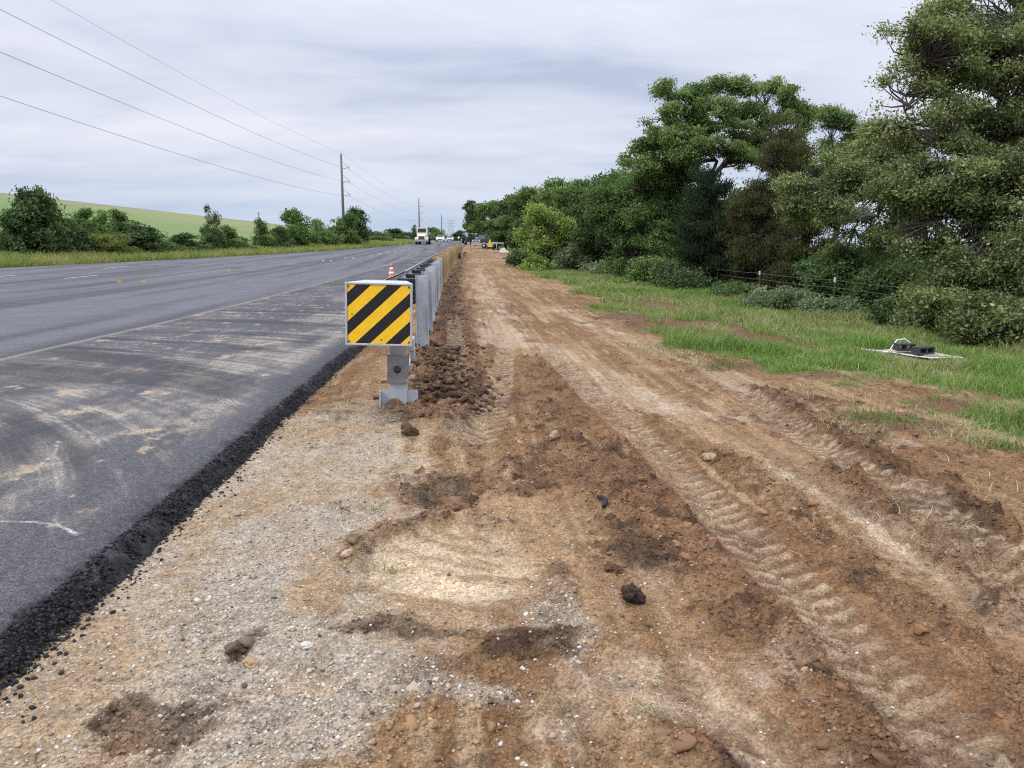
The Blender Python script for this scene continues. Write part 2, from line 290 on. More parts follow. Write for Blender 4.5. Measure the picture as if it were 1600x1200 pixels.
# ------------------------------------------------------------------ materials
def new_mat(name):
    m = bpy.data.materials.new(name); m.use_nodes = True; b = m.node_tree.nodes['Principled BSDF']; return m, m.node_tree, b
def mat(name, c, rough=.6, metal=0.0, var=.15, scale=8.0, bump=0.0, bscale=60.0, dirt=None, dscale=3.0, stretch=(1, 1, 1), spec=.5):
    m, t, b = new_mat(name); N = t.nodes; L = t.links
    b.inputs['Roughness'].default_value = rough; b.inputs['Metallic'].default_value = metal; b.inputs['Specular IOR Level'].default_value = spec
    co = N.new('ShaderNodeTexCoord'); mp = N.new('ShaderNodeMapping'); mp.inputs['Scale'].default_value = stretch; L.new(co.outputs['Object'], mp.inputs[0])
    n = N.new('ShaderNodeTexNoise'); n.inputs['Scale'].default_value = scale; n.inputs['Detail'].default_value = 6; n.inputs['Roughness'].default_value = .65; L.new(mp.outputs[0], n.inputs['Vector'])
    r = N.new('ShaderNodeValToRGB'); e = r.color_ramp.elements; e[0].position = .3; e[1].position = .7
    e[0].color = tuple(x * (1 - var) for x in c) + (1,); e[1].color = tuple(min(1, x * (1 + var)) for x in c) + (1,); L.new(n.outputs[0], r.inputs[0]); o = r.outputs[0]
    if dirt:
        n2 = N.new('ShaderNodeTexNoise'); n2.inputs['Scale'].default_value = dscale; n2.inputs['Detail'].default_value = 8; n2.inputs['Roughness'].default_value = .7; L.new(mp.outputs[0], n2.inputs['Vector'])
        mr = N.new('ShaderNodeMapRange'); mr.inputs[1].default_value = .48; mr.inputs[2].default_value = .72; mr.inputs[4].default_value = .75; L.new(n2.outputs[0], mr.inputs[0])
        x = N.new('ShaderNodeMix'); x.data_type = 'RGBA'; L.new(mr.outputs[0], x.inputs[0]); L.new(o, x.inputs[6]); x.inputs[7].default_value = tuple(dirt) + (1,); o = x.outputs[2]
    L.new(o, b.inputs['Base Color'])
    if bump:
        n3 = N.new('ShaderNodeTexNoise'); n3.inputs['Scale'].default_value = bscale; n3.inputs['Detail'].default_value = 4; L.new(mp.outputs[0], n3.inputs['Vector'])
        bp = N.new('ShaderNodeBump'); bp.inputs['Strength'].default_value = bump; bp.inputs['Distance'].default_value = .01; L.new(n3.outputs[0], bp.inputs['Height']); L.new(bp.outputs[0], b.inputs['Normal'])
    return m
def ground_mat(name, rough, spec, f1, f2, bump, bdist, spk=0.0):
    m, t, b = new_mat(name); N = t.nodes; L = t.links; b.inputs['Roughness'].default_value = rough; b.inputs['Specular IOR Level'].default_value = spec
    at = N.new('ShaderNodeAttribute'); at.attribute_name = 'Col'; co = N.new('ShaderNodeTexCoord')
    def noise(s, d, r=.65):
        n = N.new('ShaderNodeTexNoise'); n.inputs['Scale'].default_value = s; n.inputs['Detail'].default_value = d; n.inputs['Roughness'].default_value = r; L.new(co.outputs['Object'], n.inputs['Vector']); return n.outputs[0]
    a = noise(f1, 6, .7); v = N.new('ShaderNodeTexVoronoi'); v.inputs['Scale'].default_value = f2; L.new(co.outputs['Object'], v.inputs['Vector'])
    mr = N.new('ShaderNodeMapRange'); mr.inputs[1].default_value = .3; mr.inputs[2].default_value = .7; mr.inputs[3].default_value = .68; mr.inputs[4].default_value = 1.3; L.new(a, mr.inputs[0])
    mul = N.new('ShaderNodeVectorMath'); mul.operation = 'SCALE'; L.new(at.outputs['Color'], mul.inputs[0]); L.new(mr.outputs[0], mul.inputs[3])
    # grain: every voronoi cell a slightly different speck
    sp = N.new('ShaderNodeSeparateColor'); L.new(v.outputs['Color'], sp.inputs[0])
    mr2 = N.new('ShaderNodeMapRange'); mr2.inputs[3].default_value = 1 - spk; mr2.inputs[4].default_value = 1 + spk; L.new(sp.outputs[0], mr2.inputs[0])
    mul2 = N.new('ShaderNodeVectorMath'); mul2.operation = 'SCALE'; L.new(mul.outputs[0], mul2.inputs[0]); L.new(mr2.outputs[0], mul2.inputs[3])
    L.new(mul2.outputs[0], b.inputs['Base Color'])
    ad = N.new('ShaderNodeMath'); ad.operation = 'MULTIPLY_ADD'; L.new(v.outputs['Distance'], ad.inputs[0]); ad.inputs[1].default_value = -.6; L.new(a, ad.inputs[2])
    bp = N.new('ShaderNodeBump'); bp.inputs['Strength'].default_value = bump; bp.inputs['Distance'].default_value = bdist; L.new(ad.outputs[0], bp.inputs['Height']); L.new(bp.outputs[0], b.inputs['Normal'])
    return m
def leaf_mat(name, trans=.35):
    m, t, b = new_mat(name); N = t.nodes; L = t.links
    at = N.new('ShaderNodeAttribute'); at.attribute_name = 'Col'; L.new(at.outputs['Color'], b.inputs['Base Color']); b.inputs['Roughness'].default_value = .55; b.inputs['Specular IOR Level'].default_value = .35
    tr = N.new('ShaderNodeBsdfTranslucent'); g = N.new('ShaderNodeMix'); g.data_type = 'RGBA'; g.blend_type = 'MULTIPLY'; g.inputs[0].default_value = 1; L.new(at.outputs['Color'], g.inputs[6]); g.inputs[7].default_value = (1.25, 1.3, .55, 1); L.new(g.outputs[2], tr.inputs[0])
    mx = N.new('ShaderNodeMixShader'); mx.inputs[0].default_value = trans; L.new(b.outputs[0], mx.inputs[1]); L.new(tr.outputs[0], mx.inputs[2]); L.new(mx.outputs[0], N['Material Output'].inputs[0])
    return m
def attr_mat(name, rough=.85, bump=.3, bs=120):
    m, t, b = new_mat(name); N = t.nodes; L = t.links; at = N.new('ShaderNodeAttribute'); at.attribute_name = 'Col'; L.new(at.outputs['Color'], b.inputs['Base Color']); b.inputs['Roughness'].default_value = rough; b.inputs['Specular IOR Level'].default_value = .25
    n = N.new('ShaderNodeTexNoise'); n.inputs['Scale'].default_value = bs; bp = N.new('ShaderNodeBump'); bp.inputs['Strength'].default_value = bump; bp.inputs['Distance'].default_value = .004; L.new(n.outputs[0], bp.inputs['Height']); L.new(bp.outputs[0], b.inputs['Normal']); return m
M_ground = ground_mat('soil', .95, .12, 26, 110, .9, .014, .32)
M_road = ground_mat('asphalt', .78, .3, 40, 190, .6, .005, .65)
M_leaf = leaf_mat('leaf'); M_grass = leaf_mat('grass_blade', .3)
M_stone = attr_mat('stone', .85); M_clod = attr_mat('soil_clod', .97, .5, 90)
M_bark = mat('bark', (.075, .06, .048), .95, 0, .5, 6, .8, 25, stretch=(1, 1, .25))
M_bark2 = mat('grey_bark', (.16, .14, .12), .95, 0, .4, 6, .8, 25, stretch=(1, 1, .25))
M_steel = mat('galvanised_steel', (.50, .535, .56), .5, .3, .12, 9, .04, 60, dirt=(.40, .42, .43), dscale=4)
M_steels = [M_steel, mat('bright_galvanised', (.6, .63, .66), .45, .35, .15, 6, .04, 60, dirt=(.45, .46, .47), dscale=3), mat('dull_galvanised', (.40, .43, .46), .55, .3, .15, 7, .04, 60, dirt=(.33, .34, .35), dscale=4)]
M_steel2 = mat('weathered_plate', (.25, .25, .245), .6, .3, .25, 18, .15, 80, dirt=(.17, .155, .14), dscale=7)
M_wood = mat('treated_timber', (.40, .27, .13), .85, 0, .3, 5, .3, 40, stretch=(3, 3, .35), dirt=(.24, .17, .09), dscale=2.2)
M_woods = [M_wood, mat('dark_timber', (.29, .19, .09), .9, 0, .35, 5, .3, 40, stretch=(3, 3, .35), dirt=(.16, .11, .06), dscale=2), mat('yellow_timber', (.46, .33, .16), .85, 0, .3, 5, .3, 40, stretch=(3, 3, .35), dirt=(.3, .2, .1), dscale=2.4)]
M_black = mat('black_plastic', (.018, .018, .02), .5, 0, .2, 10)
M_rubber = mat('rubber', (.015, .015, .016), .8, 0, .2, 20)
M_white = mat('white_paint', (.78, .78, .76), .4, 0, .06, 4, dirt=(.55, .52, .46), dscale=2)

# ------------------------------------------------------------------ ground sheet
def graded(a, b, s0, k):
    xs = [a]; s = s0
    while xs[-1] < b: xs.append(xs[-1] + s); s *= k
    return xs
Yg = [-40, -25, -15, -9, -5, -2.5, -1, 0, .5, .9, 1.15]
y = 1.3
while y < 2600:
    Yg.append(y); y += max(.0125, .0042 * y) if y < 14 else (.007 * y if y < 45 else .035 * y)
Xg = list(np.arange(-2.3, 3.3, .015)); Xg += graded(Xg[-1] + .018, 14, .018, 1.018); Xg += graded(Xg[-1] + .4, 60, .4, 1.08)[0:]; Xg += graded(Xg[-1] + 4, 2500, 6, 1.25)
lft = graded(2.4, 6, .08, 1.1) ; lft += graded(lft[-1] + .5, 22, .8, 1.0); lft += graded(lft[-1] + .25, 34, .25, 1.01); lft += graded(lft[-1] + .6, 200, .6, 1.05); lft += graded(lft[-1] + 10, 2500, 12, 1.3)
Xg = np.array(sorted([-q for q in lft]) + Xg); Yg = np.array(Yg); nx, ny = len(Xg), len(Yg)
GX, GY = np.meshgrid(Xg, Yg); GX = GX.ravel(); GY = GY.ravel()
gc, gd, ggv, gro, ggr = soil(GX, GY)
V = np.stack([GX, GY, basez(GX, GY) + gd], 1)
idx = np.arange(nx * ny).reshape(ny, nx); FQ = np.stack([idx[:-1, :-1], idx[:-1, 1:], idx[1:, 1:], idx[1:, :-1]], -1).reshape(-1, 4)
tag(raw_mesh('ground', V, FQ, M_ground, gc, smooth=True), kind='structure')
print('ground verts', nx, ny, nx * ny)

# ------------------------------------------------------------------ road overlay with its crumbling edge
Yr = Yg[(Yg > -30) & (Yg < 700)]
wcol = [-.16, -.14, -.12, -.10, -.085, -.07, -.052, -.038, -.022, -.01, 0]; wcol += list(np.arange(.02, 1.2, .02)) + graded(1.22, 4.2, .025, 1.008); NW = len(wcol)
wf = np.array(graded(.02, 1.0, .018, 1.01)); wf = wf / wf[-1]
def road_grid():
    rows = []
    w0 = np.array(wcol)
    width = XR(Yr) - XL(Yr)
    W = np.concatenate([np.repeat(w0[None], len(Yr), 0), w0[-1] + wf[None] * (width - w0[-1])[:, None]], 1)
    YY = np.repeat(Yr[:, None], W.shape[1], 1); return W, YY
RW, RY = road_grid(); rs_ = RW.shape; RW = RW.ravel(); RY = RY.ravel()
wob = (fbm(RY * 1.3, RY * 0 + 3, 101, 4) - .5) * .12 * (1 - ss(20, 40, RY)); ed = np.exp(-np.maximum(RW, 0) / .5)
RX = XR(RY) - RW + wob * ed
n1 = fbm(RX * 14, RY * 14, 103, 4, .6); n2 = fbm(RX * 40, RY * 40, 107, 2)
drop = np.clip(-RW / .15, 0, 1)
nearr = 1 - ss(20, 45, RY)
RZ = zr(RY) + np.where(RW < 0, -.15 * drop ** 1.1, 0) - .03 * np.exp(-np.maximum(RW, 0) / .1)
edge = (1 - ss(-.04, .08, RW + (n1 - .5) * .18)) * nearr
RZ = RZ + edge * ((n1 - .5) * .045 + (n2 - .5) * .035) * np.where(RW > -.14, 1, .3) + (n1 - .5) * .004 * nearr
RX = RX + edge * (n2 - .5) * .03
lw = 4.02 - .012 * np.clip(RY - 10, 0, 40) + .0 * RY            # shoulder width up to the joint line
Sx = RX
arcx = RX + 3.2; arcr = np.hypot(RX + 9, RY - 1.0); arct = np.arctan2(RY - 1.0, RX + 9)
sm1 = fbm(RX * .8, RY * .45, 111, 4); sm2 = fbm(arcr * 5, arct * 4, 113, 5, .6); sm3 = fbm(arcr * 26, arct * 7, 117, 3, .6); sm4 = fbm(RX * 6, RY * 1.2, 119, 4, .6)
lane = ss(-.04, .04, RW - lw)
c = np.broadcast_to(np.array((.07, .068, .072)), RX.shape + (3,)).copy()
c = c * (.75 + .5 * fbm(RX * 2, RY * .3, 121, 4))[:, None]
c = mixc(c, np.array((.115, .112, .122)), lane)
lanev = fbm(RX * 1.6, RY * .03, 123, 3); c = c * (1 - lane * .45 * ss(.45, .7, lanev))[:, None]
# dust dragged over the shoulder by turning tyres
bandm = (1 - lane) * ss(.12, .5, RW) * (1 - .55 * ss(12, 30, RY))
f5 = fbm(RX * 18, RY * 7, 141, 4, .65); f6 = fbm(arcr * 60, arct * 9, 143, 3, .6); f7 = fbm(RX * 1.7 + 3, RY * .8, 145, 4, .6)
inner = ss(4.2, .6, RW) if False else (1 - ss(.5, 4.3, RW))
st8 = fbm(arcr * 14, arct * 3.2, 157, 4, .6); st9 = fbm(RX * 9 - RY * 3.5, RX * .8 + RY * .9, 159, 4, .6)
dust = ss(.42, .66, sm1 * .45 + f7 * .55) * (.2 + .8 * inner) * (.3 + .7 * ss(.34, .62, st8 * .6 + f5 * .4)) * .8 + ss(.56, .7, f6 * .4 + sm2 * .6) * (.3 + .7 * ss(.36, .6, f7)) * .85 
c = c * (.7 + .6 * fbm(RX * 45, RY * 45, 151, 2))[:, None]; c = mixc(c, (.36, .31, .25), np.clip(dust * bandm * 1.1, 0, 1) * .8)
blot = ss(.69, .74, fbm(RX * 4.2, RY * 3.2, 131, 5, .6)); c = mixc(c, (.38, .29, .19), blot * bandm * .75)
pat = ss(.62, .78, fbm(RX * 1.1 + 7, RY * .7, 149, 4) * .6 + f5 * .4) * bandm; c = mixc(c, (.35, .275, .19), pat * .5)
c = mixc(c, (.03, .03, .032), (1 - lane) * ss(.5, .66, fbm(arcr * 2.2, arct * 2.5, 137, 4)) * .7 * ss(.3, .8, RW))
jl = np.exp(-((RW - lw) / .07) ** 2); c = mixc(c, (.27, .245, .21), jl * .6 * ss(.3, .6, fbm(RX * 0, RY * .8, 139, 4) + .15)); c = mixc(c, (.03, .03, .03), np.exp(-((RW - lw - .09) / .025) ** 2) * .6)
sj = np.exp(-((RX - XY(RY) + .25) / .05) ** 2); c = mixc(c, (.03, .03, .033), sj * .75); sj = np.exp(-((RX - XY(RY) + .12) / .06) ** 2); c = mixc(c, (.19, .185, .19), sj * .5)
c = mixc(c, (.017, .016, .017), edge * (.93 - .5 * ss(.6, .8, n1) * ss(.1, .3, RW))); c = mixc(c, (.2, .16, .12), (RW < -.1) * .5 * ss(.5, .7, n1))
# pale skid scuffs near the left frame edge
for pts, wd in ((PL((-60, 856), (0, 851), (60, 851), (100, 858), (134, 875)), .006), (PL((100, 860), (134, 879)), .005), (PL((60, 760), (90, 735), (94, 712)), .003)):
    d, al, sg = pdist(RX, RY, pts); c = mixc(c, (.55, .53, .5), np.exp(-(d / wd) ** 2) * .8 * ss(.3, .55, f5))
RV = np.stack([RX, RY, RZ], 1); ri = np.arange(RX.size).reshape(rs_); RF = np.stack([ri[:-1, :-1], ri[1:, :-1], ri[1:, 1:], ri[:-1, 1:]], -1).reshape(-1, 4)
tag(raw_mesh('road', RV, RF, M_road, np.clip(c, .01, .9), smooth=True), kind='structure')
print('road verts', RX.size)
mk = MB()
def stripe(x, y0, y1, wd): 
    for a, b in zip(np.arange(y0, y1, 1.0), np.arange(y0, y1, 1.0) + 1.0):
        b = min(b, y1); mk.add([(x - wd, a, zr(a) + .012), (x + wd, a, zr(a) + .012), (x + wd, b, zr(b) + .012), (x - wd, b, zr(b) + .012)], [(0, 1, 2, 3)])
stripe(-19.3, 33.2, 36.2, .06); stripe(-19.3, 45.2, 48.2, .06); stripe(-15.7, 33.0, 36.0, .06); stripe(-15.7, 25, 28, .06)
tag(mk.build('lane_marking', mat('road_paint', (.6, .6, .58), .7, 0, .2, 30)), kind='structure')
#@@OBJECTS
# ------------------------------------------------------------------ stones, clods, crumbs
def ico(sub=0):
    t = (1 + 5 ** .5) / 2; v = [(-1, t, 0), (1, t, 0), (-1, -t, 0), (1, -t, 0), (0, -1, t), (0, 1, t), (0, -1, -t), (0, 1, -t), (t, 0, -1), (t, 0, 1), (-t, 0, -1), (-t, 0, 1)]
    f = [(0, 11, 5), (0, 5, 1), (0, 1, 7), (0, 7, 10), (0, 10, 11), (1, 5, 9), (5, 11, 4), (11, 10, 2), (10, 7, 6), (7, 1, 8), (3, 9, 4), (3, 4, 2), (3, 2, 6), (3, 6, 8), (3, 8, 9), (4, 9, 5), (2, 4, 11), (6, 2, 10), (8, 6, 7), (9, 8, 1)]
    v = [Vector(q).normalized() for q in v]
    for _ in range(sub):
        nf = []; mem = {}
        def mid(a, b):
            k = (min(a, b), max(a, b))
            if k not in mem: v.append(((v[a] + v[b]) / 2).normalized()); mem[k] = len(v) - 1
            return mem[k]
        for a, b, c in f:
            x, y, z = mid(a, b), mid(b, c), mid(c, a); nf += [(a, x, z), (b, y, x), (c, z, y), (x, y, z)]
        f = nf
    return np.array([tuple(q) for q in v]), np.array(f)
def lumps(name, pos, size, col, m, sub=0, flat=(.5, .85), jag=.28, smooth=False, seed=1, **k):
    r = np.random.default_rng(seed); bv, bf = ico(sub); n = len(pos); nv = len(bv)
    if sub == 0:
        rad = 1 + (r.random((n, nv)) - .5) * 2 * jag
    else:
        off = r.random((n, 1, 3)) * 50; q = bv[None] * 2.1 + off; rad = 1 + (fbm(q[..., 0] + q[..., 2] * .7, q[..., 1] - q[..., 2] * .6, 5, 4, .65) - .5) * 2.8 * jag + (r.random((n, nv)) - .5) * jag * .5
    v = bv[None] * rad[..., None]; sc = np.stack([.75 + .5 * r.random(n), .75 + .5 * r.random(n), flat[0] + (flat[1] - flat[0]) * r.random(n)], 1); v = v * sc[:, None]
    a = r.random(n) * 6.283; ca, sa = np.cos(a)[:, None], np.sin(a)[:, None]; ti = (r.random(n) - .5)[:, None] * .9
    x = v[..., 0] * ca - v[..., 1] * sa; yv = v[..., 0] * sa + v[..., 1] * ca; z = v[..., 2] + x * ti
    v = np.stack([x, yv, z], -1) * size[:, None, None] * .5 + pos[:, None]
    F_ = (bf[None] + (np.arange(n) * nv)[:, None, None]).reshape(-1, 3); c = np.repeat(col[:, None], nv, 1).reshape(-1, 3)
    return tag(raw_mesh(name, v.reshape(-1, 3), F_, m, np.clip(c, .008, .9), smooth=smooth), **k)
def scatter(n, x0, x1, y0, y1, dens, r=rng, ypow=1.0):
    X = x0 + (x1 - x0) * r.random(n); Y = y0 * (y1 / y0) ** (r.random(n) ** ypow); c, d, g, ro, gr = soil(X, Y); k = r.random(n) < dens(X, Y, g, ro, gr)
    X, Y = X[k], Y[k]; return np.stack([X, Y, basez(X, Y) + d[k]], 1), c[k], g[k], ro[k]
STC = np.array([(.62, .60, .56), (.55, .52, .47), (.46, .40, .33), (.70, .68, .65), (.30, .27, .25), (.40, .29, .2), (.12, .115, .115), (.5, .38, .27)])
p, c0, g, ro = scatter(110000, -1.75, 1.6, 1.4, 9, lambda X, Y, g, ro, gr: np.where(X - XR(Y) > .0, g ** .8 * .6 * np.minimum(1, 5 / Y), 0))
n = len(p); sz_ = .0045 + .010 * rng.random(n) ** 2.8 + .010 * (rng.random(n) < .03); p[:, 2] += sz_ * .02
ci = rng.choice(len(STC), n, p=[.2, .2, .18, .12, .1, .1, .06, .04]); lumps('gravel', p, sz_ * 1.15, (STC[ci] * (.6 + .36 * rng.random((n, 1))) * np.array((1, .96, .9))), M_stone, kind='stuff', seed=3); print('gravel', n)
p, c0, g, ro = scatter(300000, -2, 7.5, 1.4, 24, lambda X, Y, g, ro, gr: np.where(X - XR(Y) > .02, (.06 + np.clip(ro, 0, 1.4) ** 1.3 * .5) * np.minimum(1, 4.5 / Y) * (1 - gr), 0))
n = len(p); sz_ = .0055 + .016 * rng.random(n) ** 3; p[:, 2] += sz_ * .05
lumps('soil_crumbs', p, sz_ * (1 + .04 * p[:, 1]), c0 * (.7 + .75 * rng.random((n, 1))), M_clod, kind='stuff', seed=4, jag=.36); print('crumbs', n)
p, c0, g, ro = scatter(26000, -1.6, 7.5, 1.5, 30, lambda X, Y, g, ro, gr: np.where(X - XR(Y) > .05, np.clip(ro - .4, 0, 1) * .75 * (1 - gr) * ss(.3, .6, fbm(X * 2.3, Y * 2.3, 303, 3)), 0))
n = len(p); sz_ = .016 + .045 * rng.random(n) ** 3.5; p[:, 2] -= sz_ * .1
lumps('soil_clods', p, sz_ * (1 + .02 * p[:, 1]), c0 * (.8 + .6 * rng.random((n, 1))), M_clod, sub=1, jag=.6, flat=(.4, .75), kind='stuff', seed=5); print('clods', n)
g_end = float(XG(7.0))
# spoil heaped along the rail posts
q = []
for (ax, ay), (bx, by) in zip(HEAP[:-1], HEAP[1:]):
    m_ = int(900 if by < 14 else 150)
    t = rng.random(m_); q.append(np.stack([ax + (bx - ax) * t + rng.normal(0, .26, m_), ay + (by - ay) * t + rng.normal(0, .15, m_)], 1))
q = np.concatenate(q); q = q[(q[:, 0] - XR(q[:, 1]) > .25) & ~((q[:, 1] < 7.25) & (q[:, 0] < g_end + .2))]; n = len(q); sz_ = (.016 + .08 * rng.random(n) ** 3.5) * (1 + .012 * q[:, 1])
c0 = np.array([(.13, .074, .042), (.19, .112, .064), (.07, .042, .027), (.25, .165, .1)])[rng.choice(4, n, p=[.4, .25, .25, .1])] * (.8 + .4 * rng.random((n, 1)))
lumps('spoil_heap', np.stack([q[:, 0], q[:, 1], surf(q[:, 0], q[:, 1]) + sz_ * .02], 1), sz_, c0, M_clod, sub=2, jag=.62, flat=(.4, .75), kind='stuff', seed=6)
# tar-black crumbs that fell off the overlay edge
n = 1700; Y = 1.5 * (16 / 1.5) ** rng.random(n); X = XR(Y) + .07 + rng.gamma(1.0, .04, n); k = rng.random(n) < np.minimum(1, 4 / Y); X, Y = X[k], Y[k]; n = len(X); sz_ = .006 + .018 * rng.random(n) ** 2
lumps('asphalt_crumbs', np.stack([X, Y, np.maximum(surf(X, Y), 0 * X - .3) + sz_ * .2], 1), sz_, np.full((n, 3), .022) * (.6 + 1.6 * rng.random((n, 1))), M_stone, kind='stuff', seed=8)
n = 9000; Y = 1.7 * (20 / 1.7) ** rng.random(n); X = XR(Y) + .13 - .15 * rng.random(n); k = rng.random(n) < np.minimum(1, 5 / Y); X, Y = X[k], Y[k]; dd = np.clip((X - XR(Y)) / .15, 0, 1); n = len(X); sz_ = .008 + .016 * rng.random(n) ** 2
lumps('asphalt_edge_stones', np.stack([X, Y, zr(Y) - .15 * dd ** 1.1 - .022], 1), sz_, np.full((n, 3), .02) * (.5 + 1.8 * rng.random((n, 1))), M_stone, kind='stuff', seed=9)
# a few lumps that stand out on their own
def lump(name, label, cat, px, py, size, col, flat=(.6, .8), seed=1, m=None):
    x, y = G(px, py); o = lumps(name, np.array([[0., 0., size * .18]]), np.array([size]), np.array([col]), m or M_clod, sub=3, jag=.5, flat=flat, seed=seed); o.location = (x, y, sz(x, y)); tag(o, label, cat)
lump('dirt_clod', 'dark root filled clod of soil alone on the pale dirt right of the scraped patch', 'clod', 988, 938, .105, (.05, .033, .024), seed=21)
lump('dirt_clod', 'reddish brown clod of clay standing just behind the dark root filled clod', 'clod', 960, 892, .085, (.14, .075, .045), seed=22)
lump('dirt_clod', 'large brown clod in the dark hole behind the scraped pale patch', 'clod', 712, 775, .16, (.22, .13, .075), seed=23)
lump('dirt_clod', 'long brown clod below the terminal post at the end of the chalky soil', 'clod', 640, 682, .14, (.13, .08, .048), (.7, .9), seed=24)
lump('rock', 'pale tan rock lying between the two lug tyre tracks', 'rock', 865, 692, .085, (.38, .27, .17), seed=25, m=M_stone)
lump('rock', 'flat tan slab of rock on the dirt right of the long lug tyre track', 'rock', 1105, 722, .11, (.34, .24, .15), (.3, .4), seed=26, m=M_stone)
lump('rock', 'white stone among the gravel left of the scraped patch, larger than its neighbours', 'rock', 482, 1017, .04, (.62, .58, .52), seed=27, m=M_stone)
lump('rock', 'tan stone beside the reddish soil patch in the gravel', 'rock', 393, 1040, .05, (.42, .28, .16), seed=28, m=M_stone)
x, y = G(938, 790); m_ = MB(); pts = [Vector((.03 * math.sin(t * 1.3), -.09 + .075 * t, .022 + .012 * math.sin(t * 1.3))) for t in np.linspace(0, 2.4, 12)]; m_.tube(pts, [.010, .014, .015, .015, .015, .015, .015, .015, .015, .014, .012, .008], 8)
t_ = m_.build('rubber_scrap', M_rubber, loc=(x, y, sz(x, y))); tag(t_, 'short curved black scrap of rubber hose lying on the brown clods', 'scrap')
# ------------------------------------------------------------------ blades of grass
def blades(name, X, Y, h, wd, lean, col, m=M_grass, r=rng, **k):
    n = len(X); Z = surf(X, Y) - .02; a = r.random(n) * 6.283; dx, dy = np.cos(a), np.sin(a); b = r.random(n) * 6.283; sx, sy = np.cos(b) * wd * .5, np.sin(b) * wd * .5
    ln = lean * (.3 + r.random(n)); B = np.stack([X, Y, Z], 1)
    s = np.stack([sx, sy, 0 * sx], 1); m1 = B + np.stack([dx * ln * .3, dy * ln * .3, h * .55], 1); tp = B + np.stack([dx * ln, dy * ln, h * (1 - .25 * (ln / np.maximum(h, .01)))], 1)
    V = np.stack([B - s, B + s, m1 + s * .8, m1 - s * .8, tp + s * .12, tp - s * .12], 1).reshape(-1, 3); i = np.arange(n)[:, None] * 6
    Fq = np.concatenate([i + np.array([[0, 1, 2, 3]]), i + np.array([[3, 2, 4, 5]])]); c = np.repeat(col, 6, 0)
    return tag(raw_mesh(name, V, Fq, m, np.clip(c, .01, .8)), kind='stuff', **k)
def gcol(n, X, Y, base, dry, f, r=rng):
    t = ss(.35, .7, fbm(X * .8, Y * .5, 201, 3)) * f; c = mixc(np.broadcast_to(np.array(base), (n, 3)), dry, np.clip(t + (r.random(n) < .08) * .7, 0, 1)); return c * (.75 + .5 * r.random((n, 1)))
n = 330000; Y = 5.5 * (75 / 5.5) ** rng.random(n); X = XGR(Y) - 1.2 + rng.random(n) * 9.5; _, _, _, _, gr = soil(X, Y)
k = (rng.random(n) < gr ** 1.6) & (X < 13.5 + Y * .02) & (rng.random(n) < .28 + .72 * ss(.25, .5, fbm(X * 1.7, Y * 1.7, 205, 3))); k2 = ell(X[k], Y[k], G(1425, 557), .95, .8) > 1; X, Y, gr = X[k][k2], Y[k][k2], gr[k][k2]; n = len(X)
clump = ss(.3, .7, fbm(X * 1.1, Y * 1.1, 207, 3)); h = (.06 + .19 * rng.random(n)) * (.5 + 1.0 * clump) * (.45 + .55 * gr) * (1 + .25 * ss(8.5, 12, X))
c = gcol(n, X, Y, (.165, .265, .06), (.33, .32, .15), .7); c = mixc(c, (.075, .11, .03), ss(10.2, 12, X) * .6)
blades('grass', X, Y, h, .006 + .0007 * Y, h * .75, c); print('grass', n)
n = 70000; Y = 30 * (190 / 30) ** rng.random(n); X = XL(Y) - rng.random(n) ** 1.3 * (7 + Y * .05); h = .25 + .45 * rng.random(n) ** 1.5
blades('verge_grass', X, Y, h, .02 + .0006 * Y, h * .5, gcol(n, X, Y, (.19, .26, .065), (.34, .31, .13), .85))
n = 14000; Y = 45 * (95 / 45) ** rng.random(n); X = XL(Y) - 6 - rng.random(n) * (20 + Y * .75); h = .1 + .22 * rng.random(n)
blades('pasture_grass', X, Y, h, .05 + .0012 * Y, h * .6, gcol(n, X, Y, (.19, .27, .085), (.29, .30, .14), .8))
# mown straw and torn grass lying on the dirt
X, Y, cc = [], [], []
for px, py, rx, ry, k in [(1370, 655, .35, .3, 420), (1330, 675, .3, .25, 160), (1530, 690, .35, .3, 420), (1570, 705, .22, .2, 300), (1500, 665, .3, .4, 200), (1590, 640, .3, .2, 200), (620, 884, .06, .05, 40), (1010, 1110, .08, .06, 40), (860, 1120, .06, .06, 24), (590, 795, .06, .05, 26), (1030, 1050, .05, .05, 14), (1450, 850, .5, .5, 120), (1300, 620, .8, .7, 260), (1100, 560, .7, .7, 300), (1060, 545, .6, .4, 300), (1130, 575, .3, .3, 200), (1540, 760, .5, .4, 120)]:
    x, y = G(px, py); X += list(rng.normal(x, rx * .6, k)); Y += list(rng.normal(y, ry * .6, k)); g_ = (px, py) in ((1370, 655), (1570, 705), (1100, 560), (1060, 545), (1130, 575), (1590, 640)); cc += [((.14, .2, .05) if (g_ and rng.random() < .75) else (.42, .38, .22))] * k
X, Y = np.array(X), np.array(Y); n = len(X); h = .03 + .1 * rng.random(n) * np.minimum(1, Y / 6)
blades('torn_grass', X, Y, h, .005 + .0005 * Y, .1 + 0 * h, np.array(cc) * (.6 + .7 * rng.random((n, 1))))

